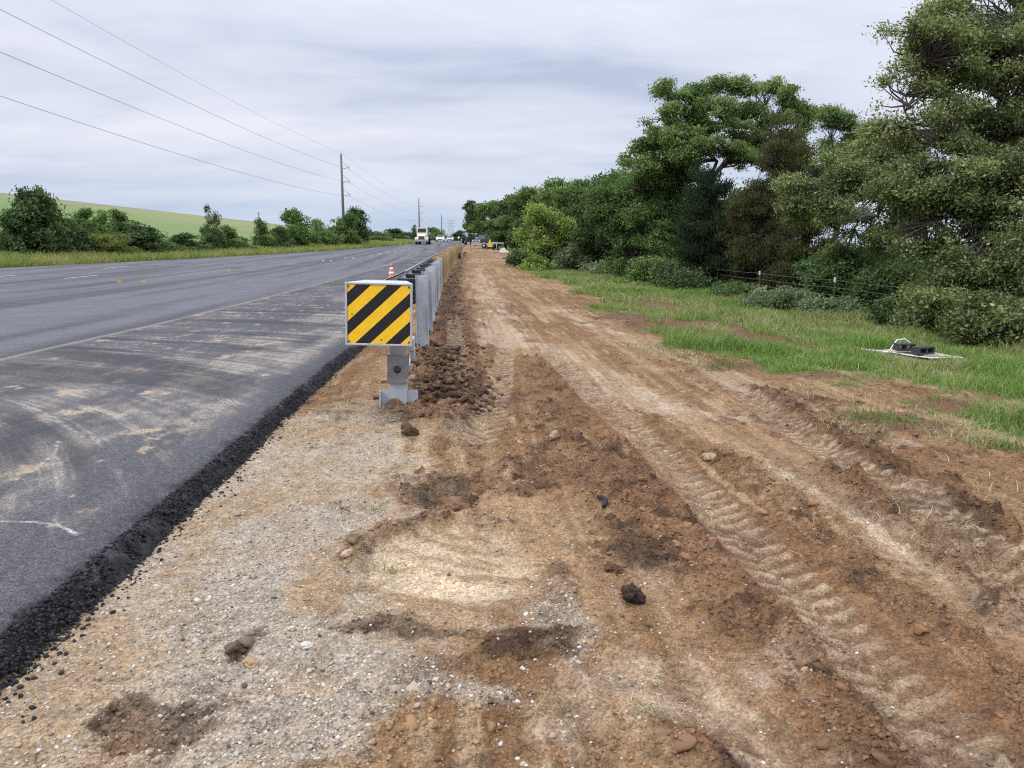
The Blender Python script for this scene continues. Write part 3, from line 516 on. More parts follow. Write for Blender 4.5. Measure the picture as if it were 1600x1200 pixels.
# ------------------------------------------------------------------ trees
def unit(v): return v / np.maximum(np.linalg.norm(v, axis=-1, keepdims=True), 1e-9)
def foliage(lobes, n, size, clump, seed, cols, var=.35, aspect=.5, up=.5, shell=.5, k=26, needle=False, droop=0.0, sub=None, dens=1.0, thin=None):
    """leaf quads in clumps spread through a set of ellipsoid lobes; returns verts, faces, colours, clump centres, lobe index"""
    r = np.random.default_rng(seed); L = np.array(lobes, float); sub = sub or clump * 2.6; S_ = []; SI = []
    for q, l in enumerate(L):
        ar = (l[3] * l[4] + l[3] * l[5] + l[4] * l[5]) / 3; m = int(np.clip(3.2 * ar / sub ** 2 * dens, 3, 60)); d = unit(r.normal(size=(m, 3)) * np.array([1, 1, .9])); rad = (shell + (1 - shell) * r.random(m) ** .6) * (1 + .1 * r.normal(size=m))
        out = r.random(m) < .3; rad = np.where(out, 1.0 + .38 * r.random(m), rad)
        S_.append(np.concatenate([l[:3] + d * rad[:, None] * l[3:6], (sub * np.where(out, .35 + .3 * r.random(m), .55 + .85 * r.random(m)))[:, None], r.random(m)[:, None]], 1)); SI += [q] * m
    S_ = np.concatenate(S_); SI = np.array(SI)
    if thin: kp = ~((S_[:, 2] > thin[0]) & (r.random(len(S_)) < thin[1])); S_, SI = S_[kp], SI[kp]
    nt_ = max(len(S_) * 3, int(n / k)); pr = S_[:, 3] ** 2; si = r.choice(len(S_), nt_, p=pr / pr.sum()); li = SI[si]
    d = unit(r.normal(size=(nt_, 3)) + np.array([0, 0, .35])) * np.array([1, 1, .6]); C = S_[si, :3] + d * (S_[si, 3] * (.35 + .65 * r.random(nt_) ** .6))[:, None]; stone = S_[si, 4]
    kk = r.poisson(k, nt_) + 3; ti = np.repeat(np.arange(nt_), kk); N = len(ti); csz = clump * (.6 + .8 * r.random(nt_))
    o = np.clip(r.normal(size=(N, 3)), -1.7, 1.7) * np.array([1, 1, .62]) * csz[ti][:, None]; p = C[ti] + o
    if needle: p[:, 2] += np.abs(r.normal(size=N)) * csz[ti] * .6
    nrm = unit(r.normal(size=(N, 3)) + np.array([0, 0, up]) + unit(o) * .5); t = unit(np.cross(nrm, r.normal(size=(N, 3)))); 
    if needle: t = unit(t * .6 + np.array([0, 0, .9]) + unit(o * np.array([1, 1, 0])) * .4)
    if droop: t = unit(t - np.array([0, 0, droop]))
    b = unit(np.cross(nrm, t)); s = size * (.6 + .8 * r.random(N)); l = s[:, None] * t; wv = b * (s * aspect)[:, None] * .5; fold = nrm * (s * .12)[:, None]
    V = np.stack([p - l * .5, p + wv - fold, p + l * .5, p - wv - fold], 1).reshape(-1, 3); Fq = np.arange(N * 4).reshape(-1, 4)
    cs = np.array(cols); ct = np.clip(r.random(nt_) * .45 + .6 * stone ** 1.4, 0, 1); ci = np.clip(ct[ti] + .25 * r.normal(size=N), 0, 1) * (len(cs) - 1); i0 = np.minimum(ci.astype(int), len(cs) - 2); c = cs[i0] + (cs[i0 + 1] - cs[i0]) * (ci - i0)[:, None]
    c = c * (1 + var * (r.random((N, 1)) - .5) * 2); return V, Fq, np.repeat(c, 4, 0), C, li
def limbs(base, fork, r0, lobes, C, li, seed, frac=.45, twig=.016, stems=None):
    """tapered trunk, limbs to every lobe, twigs to a share of the leaf clumps"""
    r = np.random.default_rng(seed); m = MB(); base, fork = Vector(base), Vector(fork); H = (fork - base).length
    stems = stems or [(base, fork)]
    tops = []
    for b_, f_ in stems:
        b_, f_ = Vector(b_), Vector(f_); pts = [b_ + (f_ - b_) * t + Vector((r.normal() * .03 * H * math.sin(3.1 * t), r.normal() * .03 * H * math.sin(3.1 * t), 0)) for t in np.linspace(0, 1, 6)]
        pts[0] -= Vector((0, 0, .25)); m.tube(pts, [r0 * (1.45 if i == 0 else 1.1 - .45 * i / 5) for i in range(6)], 9, cap=False); tops.append(f_)
    nodes = [(q, r0 * .62, 0.0, Vector((0, 0, 1))) for q in tops]
    for j in sorted(range(len(lobes)), key=lambda q: min((Vector(lobes[q][:3]) - t).length for t in tops)):
        L = lobes[j]; c = Vector(L[:3]); c.z -= .25 * L[5]; f_, rp, pl, dr_ = min(nodes, key=lambda q: (q[0] - c).length + .45 * q[2]); d = c - f_; ln = d.length
        k1 = f_ + d * .33 + (dr_ * .14 + Vector((0, 0, .08))) * ln + Vector(r.normal(size=3)) * ln * .07; k2 = f_ + d * .68 + Vector((0, 0, .10)) * ln + Vector(r.normal(size=3)) * ln * .08
        ra = max(rp * (.62 + .2 * r.random()), twig * 1.7); path = [f_ - dr_ * r0 * .2, k1, k2, c]; m.tube(path, [ra, ra * .82, ra * .66, ra * .5], 6, cap=False); nodes.append((c, ra * .6, pl + ln, (c - k2).normalized())); nodes.append((k2, ra * .72, pl + ln * .7, (k2 - k1).normalized()))
        ids = np.where(li == j)[0]
        for q in ids[r.random(len(ids)) < frac]:
            e = Vector(C[q]); s = path[1 + (r.random() < .65) + (r.random() < .4) * 0]; s = path[3] if r.random() < .5 else s; mid_ = s + (e - s) * .5 + Vector(r.normal(size=3)) * (e - s).length * .1; m.tube([s, mid_, e], [twig * 1.6, twig, twig * .35], 4, cap=False)
    return m
OAK = [(.05, .092, .028), (.09, .152, .043), (.138, .218, .065), (.21, .285, .102)]
OAKL = [(.08, .132, .038), (.13, .205, .06), (.195, .28, .09), (.275, .36, .14)]
OLIVE = [(.07, .1, .035), (.125, .164, .056), (.21, .255, .102), (.35, .385, .19)]
CEDD = [(.016, .032, .016), (.026, .05, .02), (.04, .07, .028)]
CEDO = [(.05, .056, .022), (.08, .084, .032), (.115, .115, .048)]
LIME = [(.12, .19, .04), (.2, .29, .06), (.29, .37, .09), (.37, .45, .15)]
SHRUB = [(.06, .11, .034), (.095, .16, .05), (.14, .21, .08)]
SAGE = [(.13, .18, .095), (.19, .245, .14), (.27, .32, .2)]
DKG = [(.03, .06, .024), (.055, .098, .034), (.09, .142, .05), (.135, .19, .075)]
def lobes_px(ls, Y, dsc=.9):
    o = []
    for px, py, rx, ry, *dy in ls:
        yy = Y + (dy[0] if dy else 0); q = P(px, py, yy); k = yy / F; o.append((q[0], q[1], q[2], rx * k, max(rx, ry) * k * dsc, ry * k))
    return o
def tree(name, label, cat, Y, trunk_px, fork_px, ls, n, size, clump, cols, r0=.25, bark=None, group=None, seed=1, stems_px=None, dsc=.9, **kw):
    b = P(trunk_px, 400, Y); x = b[0]; z = float(basez(x, Y)); o = empty(name, (x, Y, z), label=label, cat=cat, group=group)
    L = [(q[0] - x, q[1] - Y, q[2] - z, q[3], q[4], q[5]) for q in lobes_px(ls, Y, dsc)]; fk = P(fork_px[0], fork_px[1], Y)
    V, Fq, c, C, li = foliage(L, n, size, clump, seed, cols, **kw)
    st = None
    if stems_px: st = [(Vector((P(a, 400, Y)[0] - x, 0, 0)), Vector(P(c_, d_, Y)) - Vector((x, Y, z))) for a, c_, d_ in stems_px]
    raw_mesh('crown', V, Fq, M_leaf, c, parent=o); limbs((0, 0, 0), (fk[0] - x, 0, fk[2] - z), r0, L, C, li, seed + 5, stems=st).build('trunk', bark or M_bark, o); return o
tree('oak_tree', 'tallest olive green oak at the right edge, its crown cut by the picture top', 'tree', 17.5, 1650, (1640, 250),
     [(1530, 50, 95, 60, 1), (1450, 85, 65, 45), (1620, 20, 130, 120, 2), (1415, 140, 36, 34), (1570, 180, 110, 60, 1), (1470, 190, 75, 40), (1400, 195, 28, 20), (1500, 290, 85, 60, -.5), (1590, 300, 100, 80, -1), (1425, 275, 60, 45), (1530, 400, 95, 60, -1), (1610, 430, 90, 90, -1.5), (1450, 365, 65, 50, -.3), (1660, 200, 120, 150, 2), (1570, 480, 80, 40, -1.5), (1480, 450, 70, 45, -.5), (1440, 130, 40, 30, 1), (1500, 110, 50, 40, .5), (1580, 100, 70, 50, 0)],
     150000, .078, .13, OLIVE, r0=.26, seed=31, shell=.55, k=24, sub=.33, dens=.95, thin=(4.6, .25))
tree('oak_tree', 'arching olive oak whose low bough reaches left over the fence', 'tree', 23, 1440, (1395, 330), [(1375, 285, 50, 36), (1325, 275, 48, 30), (1270, 300, 38, 26), (1240, 325, 24, 18), (1300, 330, 32, 14, -1), (1400, 250, 42, 36), (1430, 330, 50, 50), (1345, 235, 25, 20, 1), (1400, 385, 40, 35, 1), (1440, 430, 45, 40), (1300, 352, 22, 12, 2), (1345, 336, 26, 16, 2), (1318, 400, 26, 16, 3), (1372, 362, 16, 18, 2)], 56000, .092, .15, OLIVE, r0=.17, bark=M_bark2, seed=33, k=22, sub=.36)
tree('oak_tree', 'broad green oak with forked limbs rising above the dark cedars', 'tree', 39, 1116, (1108, 283),
     [(1048, 150, 24, 16), (1088, 152, 22, 13, 1), (1122, 140, 22, 12), (1160, 138, 24, 12), (1198, 142, 22, 13, 1), (1236, 150, 20, 13), (1262, 165, 14, 11), (1035, 182, 22, 13, -1), (1075, 182, 26, 15, 1), (1120, 170, 26, 14, -1), (1165, 172, 28, 15, 1), (1212, 178, 26, 16), (1250, 192, 20, 18),
      (1022, 214, 26, 13), (992, 232, 20, 9), (978, 250, 13, 8), (1060, 216, 28, 16, -1.5), (1105, 208, 28, 16, 1.5), (1150, 212, 28, 16, -1), (1195, 214, 28, 16, 1), (1236, 226, 22, 18), (1015, 246, 22, 10, 1), (1052, 256, 30, 10, 1), (1160, 246, 34, 12, -1), (1206, 246, 26, 14), (1085, 238, 26, 13, -2), (1130, 232, 26, 13, -2), (1172, 232, 26, 14, 2), (1040, 232, 26, 13, 1), (1000, 262, 24, 12, -1), (1235, 250, 20, 14, 1), (1070, 264, 22, 11, 2)], 80000, .125, .17, OAKL, r0=.22, seed=35, k=20, shell=.55, sub=.42, dens=.8)
tree('oak_tree', 'smaller oak behind the tall olive cedar, sky showing through its crown', 'tree', 44, 1312, (1312, 270), [(1300, 188, 30, 16), (1330, 200, 24, 18), (1302, 232, 36, 26), (1275, 262, 26, 24), (1352, 218, 20, 18), (1345, 260, 24, 20), (1310, 290, 30, 24)], 22000, .13, .18, OAKL, r0=.18, seed=37, k=20, sub=.42, dens=.85)
tree('cedar_tree', 'blackish green cedar below the fork of the broad oak', 'tree', 33, 1103, (1106, 300), [(1112, 290, 26, 22), (1108, 325, 34, 32), (1100, 365, 42, 38), (1100, 410, 46, 40), (1108, 440, 42, 22)], 66000, .1, .15, CEDD, r0=.16, seed=39, needle=True, aspect=.35, k=34, dsc=1.0)
tree('cedar_tree', 'tall brownish olive cedar standing right of the broad oak trunk', 'tree', 31, 1212, (1215, 250), [(1226, 208, 20, 18), (1222, 240, 34, 28), (1214, 285, 48, 40), (1202, 335, 56, 44), (1192, 385, 54, 42), (1190, 428, 48, 34)], 60000, .1, .15, CEDO, r0=.17, seed=41, needle=True, aspect=.35, k=34, dsc=1.0)
tree('cedar_tree', 'short dark olive cedar under the arching bough, behind the fence', 'tree', 28.5, 1258, (1260, 360), [(1262, 362, 30, 26), (1256, 400, 42, 34), (1250, 436, 46, 28)], 22000, .11, .15, CEDO, r0=.12, seed=43, needle=True, aspect=.35, k=34, dsc=1.0)
tree('broadleaf_tree', 'mid green leafy tree left of the blackish cedar', 'tree', 41, 1035, (1035, 350), [(1045, 288, 38, 24), (1002, 290, 38, 24), (1062, 340, 36, 34, -1), (1020, 350, 44, 34, -1), (980, 340, 34, 34), (1040, 395, 46, 36, -2), (990, 400, 36, 36), (955, 320, 30, 30, 1)], 70000, .135, .2, OAK, r0=.2, seed=45, k=24, sub=.5)
tree('broadleaf_tree', 'deep green tree with a dark hollow beneath it, above the grass edge', 'tree', 47, 965, (965, 350), [(960, 300, 34, 22), (935, 330, 34, 28), (975, 360, 36, 34), (940, 375, 32, 30), (985, 400, 24, 30)], 34000, .155, .22, DKG, r0=.2, seed=46, k=24, sub=.55)
tree('young_tree', 'small bright lime green tree with two leaning stems at the grass edge', 'tree', 50, 852, (855, 375), [(850, 330, 17, 12), (836, 350, 21, 14), (866, 352, 23, 14), (822, 373, 15, 9), (888, 362, 18, 9), (908, 376, 15, 9), (845, 386, 22, 8), (872, 378, 18, 8)], 9500, .17, .24, LIME, r0=.1, bark=M_bark2, seed=47, k=14, shell=.35, sub=.45, dens=.75, stems_px=[(848, 852, 372), (858, 838, 378), (868, 896, 384)])
# shrubs
def bush(label, px, top, Y, wpx, n, size, cols, seed, base=None, name='shrub', needle=False, group=None, lump=.2):
    q = P(px, top, Y); x = q[0]; z = float(basez(x, Y)); h = q[2] - z; wd = wpx * Y / F; r = np.random.default_rng(seed); L = []
    for i in range(7):
        a = i * 2.4; rr = wd * .28 * (i > 0); L.append((rr * math.cos(a), rr * math.sin(a), h * (.25 + .5 * r.random()) if i else h * .62, wd * (.2 + .12 * r.random()), wd * (.2 + .12 * r.random()), h * (.22 + .1 * r.random())))
    L.append((0, 0, h * .28, wd * .46, wd * .4, h * .3))
    o = empty(name, (x, Y, z), label=label, cat='shrub' if name == 'shrub' else 'tree', group=group); V, Fq, c, C, li = foliage(L, n, size, lump, seed, cols, needle=needle, k=20, shell=.4); raw_mesh('crown', V, Fq, M_leaf, c, parent=o)
    limbs((0, 0, 0), (0, 0, h * .25), max(.03, h * .016), L, C, li, seed, frac=.3, twig=.008).build('stems', M_bark, o); return o
bush('low grey green shrub swallowing the wire fence left of the tallest leaning post', 1222, 458, 22.5, 95, 9000, .09, SAGE, 61, lump=.12)
bush('feathery grey green shrub between two fence posts in the long grass', 1290, 470, 20.5, 70, 6000, .09, SAGE, 62, lump=.12)
bush('leafy green shrub filling the gap below the arching bough', 1325, 378, 26, 125, 19000, .13, SHRUB, 63)
bush('bright green shrub in the shade beneath the arching oak trunk', 1400, 400, 22, 120, 15000, .11, SHRUB, 64)
bush('dark olive thicket at the foot of the tallest oak', 1500, 452, 15.5, 150, 15000, .09, OLIVE, 65, lump=.13)
bush('olive undergrowth on the grass edge at the right side of the picture', 1590, 462, 13.6, 150, 15000, .085, OLIVE, 66, lump=.12)
bush('shadowy shrub left of the tallest oak, over the last fence post', 1420, 470, 18, 110, 11000, .1, DKG, 67, lump=.13)
bush('rounded dark shrub left of the lime green tree', 828, 380, 53, 55, 7000, .2, DKG, 68)
bush('pale green brushwood right of the lime green tree', 915, 385, 49, 75, 9000, .17, SAGE, 69)
bush('small yellow green sapling clump at the foot of the lime green tree', 838, 402, 48.5, 30, 2200, .18, LIME, 70)
bush('grassy grey shrub at the dark hollow by the wood edge', 950, 412, 44, 65, 6000, .15, SAGE, 71)
bush('fresh green shrub below the mid green tree at the fence line', 1030, 402, 35.5, 85, 11000, .14, OAKL, 72)
bush('dense dark bush between the fence and the blackish cedar', 1070, 420, 31.5, 80, 9000, .12, DKG, 73)
bush('thin weed clump below the tall olive cedar by the fence', 1150, 446, 27, 70, 5000, .1, SHRUB, 74, lump=.13)
# woodland trees along the road further off: three built crowns, copied
def base_tree(seed, cols, n=15000, size=.34):
    r = np.random.default_rng(seed); L = [(0, 0, 6.6, 1.9, 1.9, 1.5)]
    for i in range(11):
        a = i * 2.399 + r.random() * .5; rr = 1.2 + 1.1 * r.random(); L.append((rr * math.cos(a), rr * math.sin(a), 3.0 + 4.3 * r.random() - .35 * rr, 1.0 + .6 * r.random(), 1.0 + .6 * r.random(), .8 + .5 * r.random()))
    L.append((0, 0, 2.6, 2.2, 2.2, 1.6)); V, Fq, c, C, li = foliage(L, n, size, .36, seed, cols, k=20, shell=.45); o = empty('woodland_tree', (0, 0, 0)); DIM[o.name] = dims(V); raw_mesh('crown', V, Fq, M_leaf, c, parent=o); limbs((0, 0, 0), (0, 0, 3.2), .2, L, C, li, seed, frac=.25, twig=.02).build('trunk', M_bark, o); return o
def base_bush(seed, cols, n=8000, size=.3, peaks=2):
    r = np.random.default_rng(seed); L = []
    for i in range(9):
        a = i * 2.399 + r.random(); rr = 1.7 * math.sqrt((i + .4) / 9); L.append((rr * math.cos(a), rr * math.sin(a), 1.0 + 1.5 * r.random() * (1 - rr / 3), .8 + .4 * r.random(), .8 + .4 * r.random(), .7 + .4 * r.random()))
    for i in range(peaks): a = r.random() * 6.28; L.append((.8 * math.cos(a), .8 * math.sin(a), 3.0 + .9 * r.random(), .7, .7, .8))
    L.append((0, 0, .7, 2.1, 2.1, .8)); V, Fq, c, C, li = foliage(L, n, size, .3, seed, cols, k=18, shell=.45); o = empty('shrub', (0, 0, 0)); raw_mesh('crown', V, Fq, M_leaf, c, parent=o); limbs((0, 0, 0), (0, 0, 1.0), .1, L, C, li, seed, frac=.2, twig=.02).build('stems', M_bark, o); DIM[o.name] = dims(V); return o
DIM = {}
def dims(V): return (np.percentile(V[:, 0], 98.5) - np.percentile(V[:, 0], 1.5), np.percentile(V[:, 2], 99.3))
protos = [base_tree(81, OAK), base_tree(82, DKG), base_tree(83, OAKL), base_tree(84, DKG, 9000, .42)]; used = set(); PDIM = [DIM[o.name] for o in protos]
def put(proto, name, label, cat, group, px, top, Y, wpx, rz, base=None):
    o = protos[proto]; pd_ = PDIM[proto]
    if proto in used: o = copy_tree(o)
    used.add(proto); q = P(px, top, Y); z = float(basez(q[0], Y)) - .1; o.name = name; o.location = (q[0], Y, z); h = (q[2] - z) / pd_[1]; s = wpx * Y / F / pd_[0]; o.scale = (s, s, h); o.rotation_euler = (0, 0, rz); tag(o, label, cat, group)
for i, (pr, px, top, Y, wd, lb) in enumerate([
    (3, 740, 316, 165, 30, 'last dark tree of the wood, its bare trunk against the sky beside the far road'), (0, 768, 316, 150, 52, 'round green tree right behind the parked truck'), (1, 800, 308, 132, 60, 'dark tree over the yellow sign at the wood edge'), (0, 832, 296, 112, 64, 'tree rising behind the left shoulder of the lime green tree'), (2, 868, 286, 98, 70, 'pale topped tree directly behind the lime green tree'), (0, 905, 285, 88, 70, 'wide woodland tree behind the right side of the lime green tree'), (1, 945, 279, 76, 74, 'dark rounded tree left of the broad oak skyline'), (2, 985, 270, 66, 80, 'leafy tree under the left bough of the broad oak'), (1, 1040, 262, 62, 95, 'tree showing behind the lower limbs of the broad oak'), (0, 790, 340, 118, 46, 'lower dark tree hanging over the flatbed trailer'), (1, 1170, 300, 52, 110, 'dark tree behind the two tall cedars'), (1, 815, 345, 92, 44, 'low dark tree in front of the wood between sign and lime green tree')]):
    put(pr, 'woodland_tree', lb, 'tree', 'trees along the edge of the wood', px, top, Y, wd, i * 1.3)
# deep wood behind: nobody could count its stems
r = np.random.default_rng(91); L = []
for i in range(150):
    Y = 14 + 120 * r.random() ** 1.3; X = 17 + Y * .05 + 22 * r.random(); b_ = (X / Y); hgt = 1.5 if .42 < b_ < .62 else (2.2 if b_ > .62 else 4.5); hgt *= (.8 + .4 * r.random()); L.append((X, Y, float(basez(X, Y)) + hgt * .5, 1.6 + r.random(), 1.6 + r.random(), hgt * .55))
V, Fq, c, C, li = foliage(L, 60000, .3, .35, 92, DKG, k=22, shell=.4); tag(raw_mesh('deep_wood', V, Fq, M_leaf, c), kind='stuff')
# left side of the road
lb = [
 (1, 42, 300, 50, 62, 'tall_shrub_tree', 'bulky dark tree at the left edge with a ragged double top'), (0, 82, 302, 52, 50, 'tall_shrub_tree', 'dark pointed tree second from the left edge'), (3, 8, 330, 49, 44, 'shrub', 'dark bush cut by the left edge of the picture'), (1, 112, 352, 53, 42, 'shrub', 'dark low bush right of the pointed tree'),
 (3, 136, 352, 56, 16, 'shrub', 'slim dark sapling left of the yellow green shrub'), (4, 172, 360, 54, 48, 'shrub', 'yellow green rounded shrub on the far verge'), (1, 216, 349, 55, 52, 'shrub', 'wide dark bush right of the yellow green shrub'), (2, 256, 362, 57, 36, 'shrub', 'fresh green bush right of the wide dark bush'), (1, 288, 361, 58, 42, 'shrub', 'dark domed bush left of the slim knobbly tree'), (3, 330, 324, 60, 26, 'slim_tree', 'slim knobbly tree standing up from the hedge on the left'), (0, 364, 350, 61, 34, 'shrub', 'leafy bush leaning against the slim knobbly tree'), (0, 318, 362, 60, 30, 'shrub', 'low bush left of the foot of the slim knobbly tree'), (4, 385, 384, 62, 26, 'shrub', 'lowest yellowish bush in the gap of the hedge'),
 (0, 413, 345, 66, 28, 'shrub', 'upright green bush just right of the gap in the hedge'), (1, 436, 356, 68, 28, 'shrub', 'dark bush tucked left of the bushy green tree'), (0, 460, 329, 70, 46, 'broadleaf_tree', 'bushy green tree halfway between the hedge gap and the tall pole'), (2, 505, 345, 78, 34, 'shrub', 'pale green bush left below the tall pole'), (0, 530, 336, 82, 44, 'broadleaf_tree', 'wide leafy tree hiding the foot of the tall pole'), (1, 554, 327, 84, 32, 'broadleaf_tree', 'dark tree immediately right of the tall pole'), (4, 500, 362, 75, 22, 'shrub', 'light green bush in front of the wide leafy tree'),
 (0, 120, 328, 120, 36, 'shrub', 'leftmost bush out on the hillside pasture'), (2, 148, 330, 125, 34, 'shrub', 'middle bush out on the hillside pasture'), (0, 192, 330, 130, 36, 'shrub', 'rightmost bush out on the hillside pasture'), (3, 178, 346, 90, 12, 'shrub', 'tiny dark sapling on the pasture behind the hedge'),
 (0, 590, 362, 150, 36, 'broadleaf_tree', 'low far tree between the tall pole and the oncoming truck'), (1, 618, 358, 190, 34, 'broadleaf_tree', 'distant green tree left of the oncoming truck'), (3, 645, 352, 230, 18, 'broadleaf_tree', 'small dark tree behind the cab of the oncoming truck'), (0, 680, 356, 230, 30, 'broadleaf_tree', 'round far tree above the white car'), (2, 664, 360, 215, 26, 'broadleaf_tree', 'far green tree directly right of the oncoming truck cab'), (1, 718, 361, 330, 22, 'broadleaf_tree', 'hazy far tree at the vanishing end of the road'), (1, 735, 366, 330, 18, 'broadleaf_tree', 'far dark tree above the parked dark vehicle')]
bp = [base_bush(85, OAK), base_bush(86, DKG, peaks=3), base_bush(87, OAKL, peaks=1), base_bush(88, DKG, 6000, .26, 4), base_bush(89, [(.10, .13, .03), (.17, .205, .05), (.24, .275, .075)], 8000, .22, 0)]
protos += bp; PDIM += [DIM[o.name] for o in bp]
for i, (pr, px, top, Y, wd, nm, l) in enumerate(lb):
    Y = Y * 1.14 if Y < 90 else Y; top = top + (5 if (wd > 26 and Y < 90 and 100 < px < 400) else 0)
    while float(XL(Y)) - P(px, 380, Y)[0] < 4.5 and Y < 400: Y += 1
    put(pr + 4, nm, l, 'shrub' if nm == 'shrub' else 'tree', 'bushes and trees beyond the road', px, top, Y, wd * (1.22 if wd > 24 else 1.0), i * 2.1 + .4)

# ------------------------------------------------------------------ guardrail
g0 = (float(XG(7.0)), 7.0); GZ = sz(g0[0], 6.95) - .03; gr_ = empty('guardrail', (g0[0], 7.0, GZ), label='galvanised roadside guardrail with steel then timber posts and a striped end panel', cat='guardrail'); ox, oy, oz = g0[0], 7.0, GZ
def wl(x, y, z): return (x - ox, y - oy, z - oz)
TOP = .95
Ys = [11.0 + 1.9 * i for i in range(9)] + [28.1 + 1.9 * i for i in range(31)] + [87.2 + 1.7 * i for i in range(5)]
def rail_x(y): return float(XG(y)) - .34
def rz_(y): return float(zr(y)) + TOP
prof = [(-.012, .025), (.02, .025), (.045, -.01), (.085, -.05), (.085, -.10), (.03, -.14), (.0, -.16), (.03, -.18), (.085, -.22), (.085, -.27), (.035, -.30), (0, -.32)]
m_ = MB(); ys = list(np.arange(7.9, 96.5, .95)); vs = []; fs = []
for y in ys:
    vs += [wl(rail_x(y) - a, y, rz_(y) - .02 + b) for a, b in prof] + [wl(rail_x(y) - a + .008, y, rz_(y) - .02 + b) for a, b in reversed(prof)]
k_ = len(prof) * 2
for i in range(len(ys) - 1):
    for j in range(k_): fs.append((i * k_ + j, i * k_ + (j + 1) % k_, (i + 1) * k_ + (j + 1) % k_, (i + 1) * k_ + j))
m_.add(vs, fs, True); m_.build('rail_beam', M_steel, gr_)
for i, y in enumerate(Ys):
    x = float(XG(y)); zg = float(basez(x, y)) - .25; zt = rz_(y); wood = 9 <= i < 40; m_ = MB(); lx = x - ox; ly = y - oy; z0 = zg - oz; z1 = zt - oz + (random.uniform(-.03, .03) if wood else random.uniform(-.012, .012))
    if wood:
        t = random.uniform(-.012, .012); m_.box(-.1, .1, -.085, .085, 0, z1 - z0, .008); m_.build('timber_post', M_woods[(i * 7 + i // 3) % 3], gr_, (lx, ly, z0)).rotation_euler = (random.uniform(-.012, .012), t, 0)
        b_ = MB(); b_.box(-.34 + .012, -.105, -.075, .075, z1 - z0 - .36, z1 - z0 - .005, .008); b_.build('timber_block', M_wood, gr_, (lx, ly, z0))
    else:
        h = z1 - z0; m_.box(-.075, .085, -.008, .004, 0, h, .002); m_.box(.077, .087, -.06, .06, 0, h, .002); m_.box(-.085, -.0755, -.06, .06, 0, h, .002)
        m_.build('steel_post', M_steels[(i * 5) % 3], gr_, (lx, ly, z0))
        if i < 9:
            b_ = MB(); e = h - .03
            for q in range(5): b_.box(-.335 - .0, -.088, -.085 + .006 * (q % 2), .085 - .006 * (q % 2), e - .37 + q * .074, e - .37 + q * .074 + .068, .012)
            b_.box(-.325, -.1, -.065, .065, e - .36, e - .01)
            b_.build('black_block', M_black, gr_, (lx, ly, z0))
        else: b_ = MB(); b_.box(-.32, -.088, -.075, .075, h - .36, h - .02, .008); b_.build('black_block', M_black, gr_, (lx, ly, z0))
# end terminal: head box with the striped panel, chute, posts, cable
M_strp, t_, b_ = new_mat('yellow_black_sheeting'); N = t_.nodes; Lk = t_.links; tcn = N.new('ShaderNodeTexCoord'); sp = N.new('ShaderNodeSeparateXYZ'); Lk.new(tcn.outputs['Generated'], sp.inputs[0])
def MM(op, a, b=None):
    n = N.new('ShaderNodeMath'); n.operation = op
    for i, v in enumerate((a, b)):
        if v is None: continue
        if isinstance(v, (int, float)): n.inputs[i].default_value = v
        else: Lk.new(v, n.inputs[i])
    return n.outputs[0]
d_ = MM('SUBTRACT', sp.outputs[0], sp.outputs[2]); d_ = MM('ADD', d_, .13 + 4 * .487); d_ = MM('MODULO', d_, .487); st_ = MM('LESS_THAN', d_, .2475)
x_ = N.new('ShaderNodeMix'); x_.data_type = 'RGBA'; Lk.new(st_, x_.inputs[0]); x_.inputs[6].default_value = (.012, .011, .012, 1); x_.inputs[7].default_value = (1.0, .6, .016, 1)
nn = N.new('ShaderNodeTexNoise'); nn.inputs['Scale'].default_value = 9; nn.inputs['Detail'].default_value = 6; Lk.new(tcn.outputs['Generated'], nn.inputs['Vector']); mrr = N.new('ShaderNodeMapRange'); mrr.inputs[1].default_value = .3; mrr.inputs[2].default_value = .7; mrr.inputs[3].default_value = .88; mrr.inputs[4].default_value = 1.05; Lk.new(nn.outputs[0], mrr.inputs[0])
sc_ = N.new('ShaderNodeVectorMath'); sc_.operation = 'SCALE'; Lk.new(x_.outputs[2], sc_.inputs[0]); Lk.new(mrr.outputs[0], sc_.inputs[3]); Lk.new(sc_.outputs[0], b_.inputs['Base Color']); b_.inputs['Roughness'].default_value = .38
PY = 6.78; a_ = P(540, 539, PY); c_ = P(642, 440, PY); pw, ph = c_[0] - a_[0], c_[2] - a_[2]; hd = empty('impact_head', wl(a_[0], PY, a_[2])); hd.parent = gr_; hd.rotation_euler = (0, R(1.6), R(-2))
m_ = MB(); fl = .018
m_.box(0, fl, -.012, .03, 0, ph, .003); m_.box(pw - fl, pw, -.012, .03, 0, ph, .003); m_.box(fl, pw - fl, -.0115, .03, 0, fl, .003); m_.box(fl, pw - fl, -.0115, .03, ph - fl, ph, .003)
m_.prism([(.0, .03), (pw, .03), (pw - .1, .55), (.1, .55)], ph - .012, ph - .003, 'z'); m_.prism([(0.0, .03), (pw, .03), (pw - .1, .55), (.1, .55)], .003, .012, 'z'); m_.prism([(pw - .012, .03), (pw - .003, .03), (pw - .103, .55), (pw - .112, .55)], .012, ph - .012, 'z'); m_.prism([(.003, .03), (.012, .03), (.112, .55), (.103, .55)], .012, ph - .012, 'z')
m_.build('head_frame', M_steel, hd)
m_ = MB(); m_.box(fl + .001, pw - fl - .001, -.004, .02, fl + .001, ph - fl - .001, .002); sp_ = m_.build('striped_panel', M_strp, hd)
for bx, bz in ((.03, .035), (pw - .03, .035), (.03, ph - .035), (pw - .03, ph - .035)): q = MB(); q.tube([(bx, -.0035, bz), (bx, -.010, bz)], .008, 10); q.build('rivet', M_black, sp_)
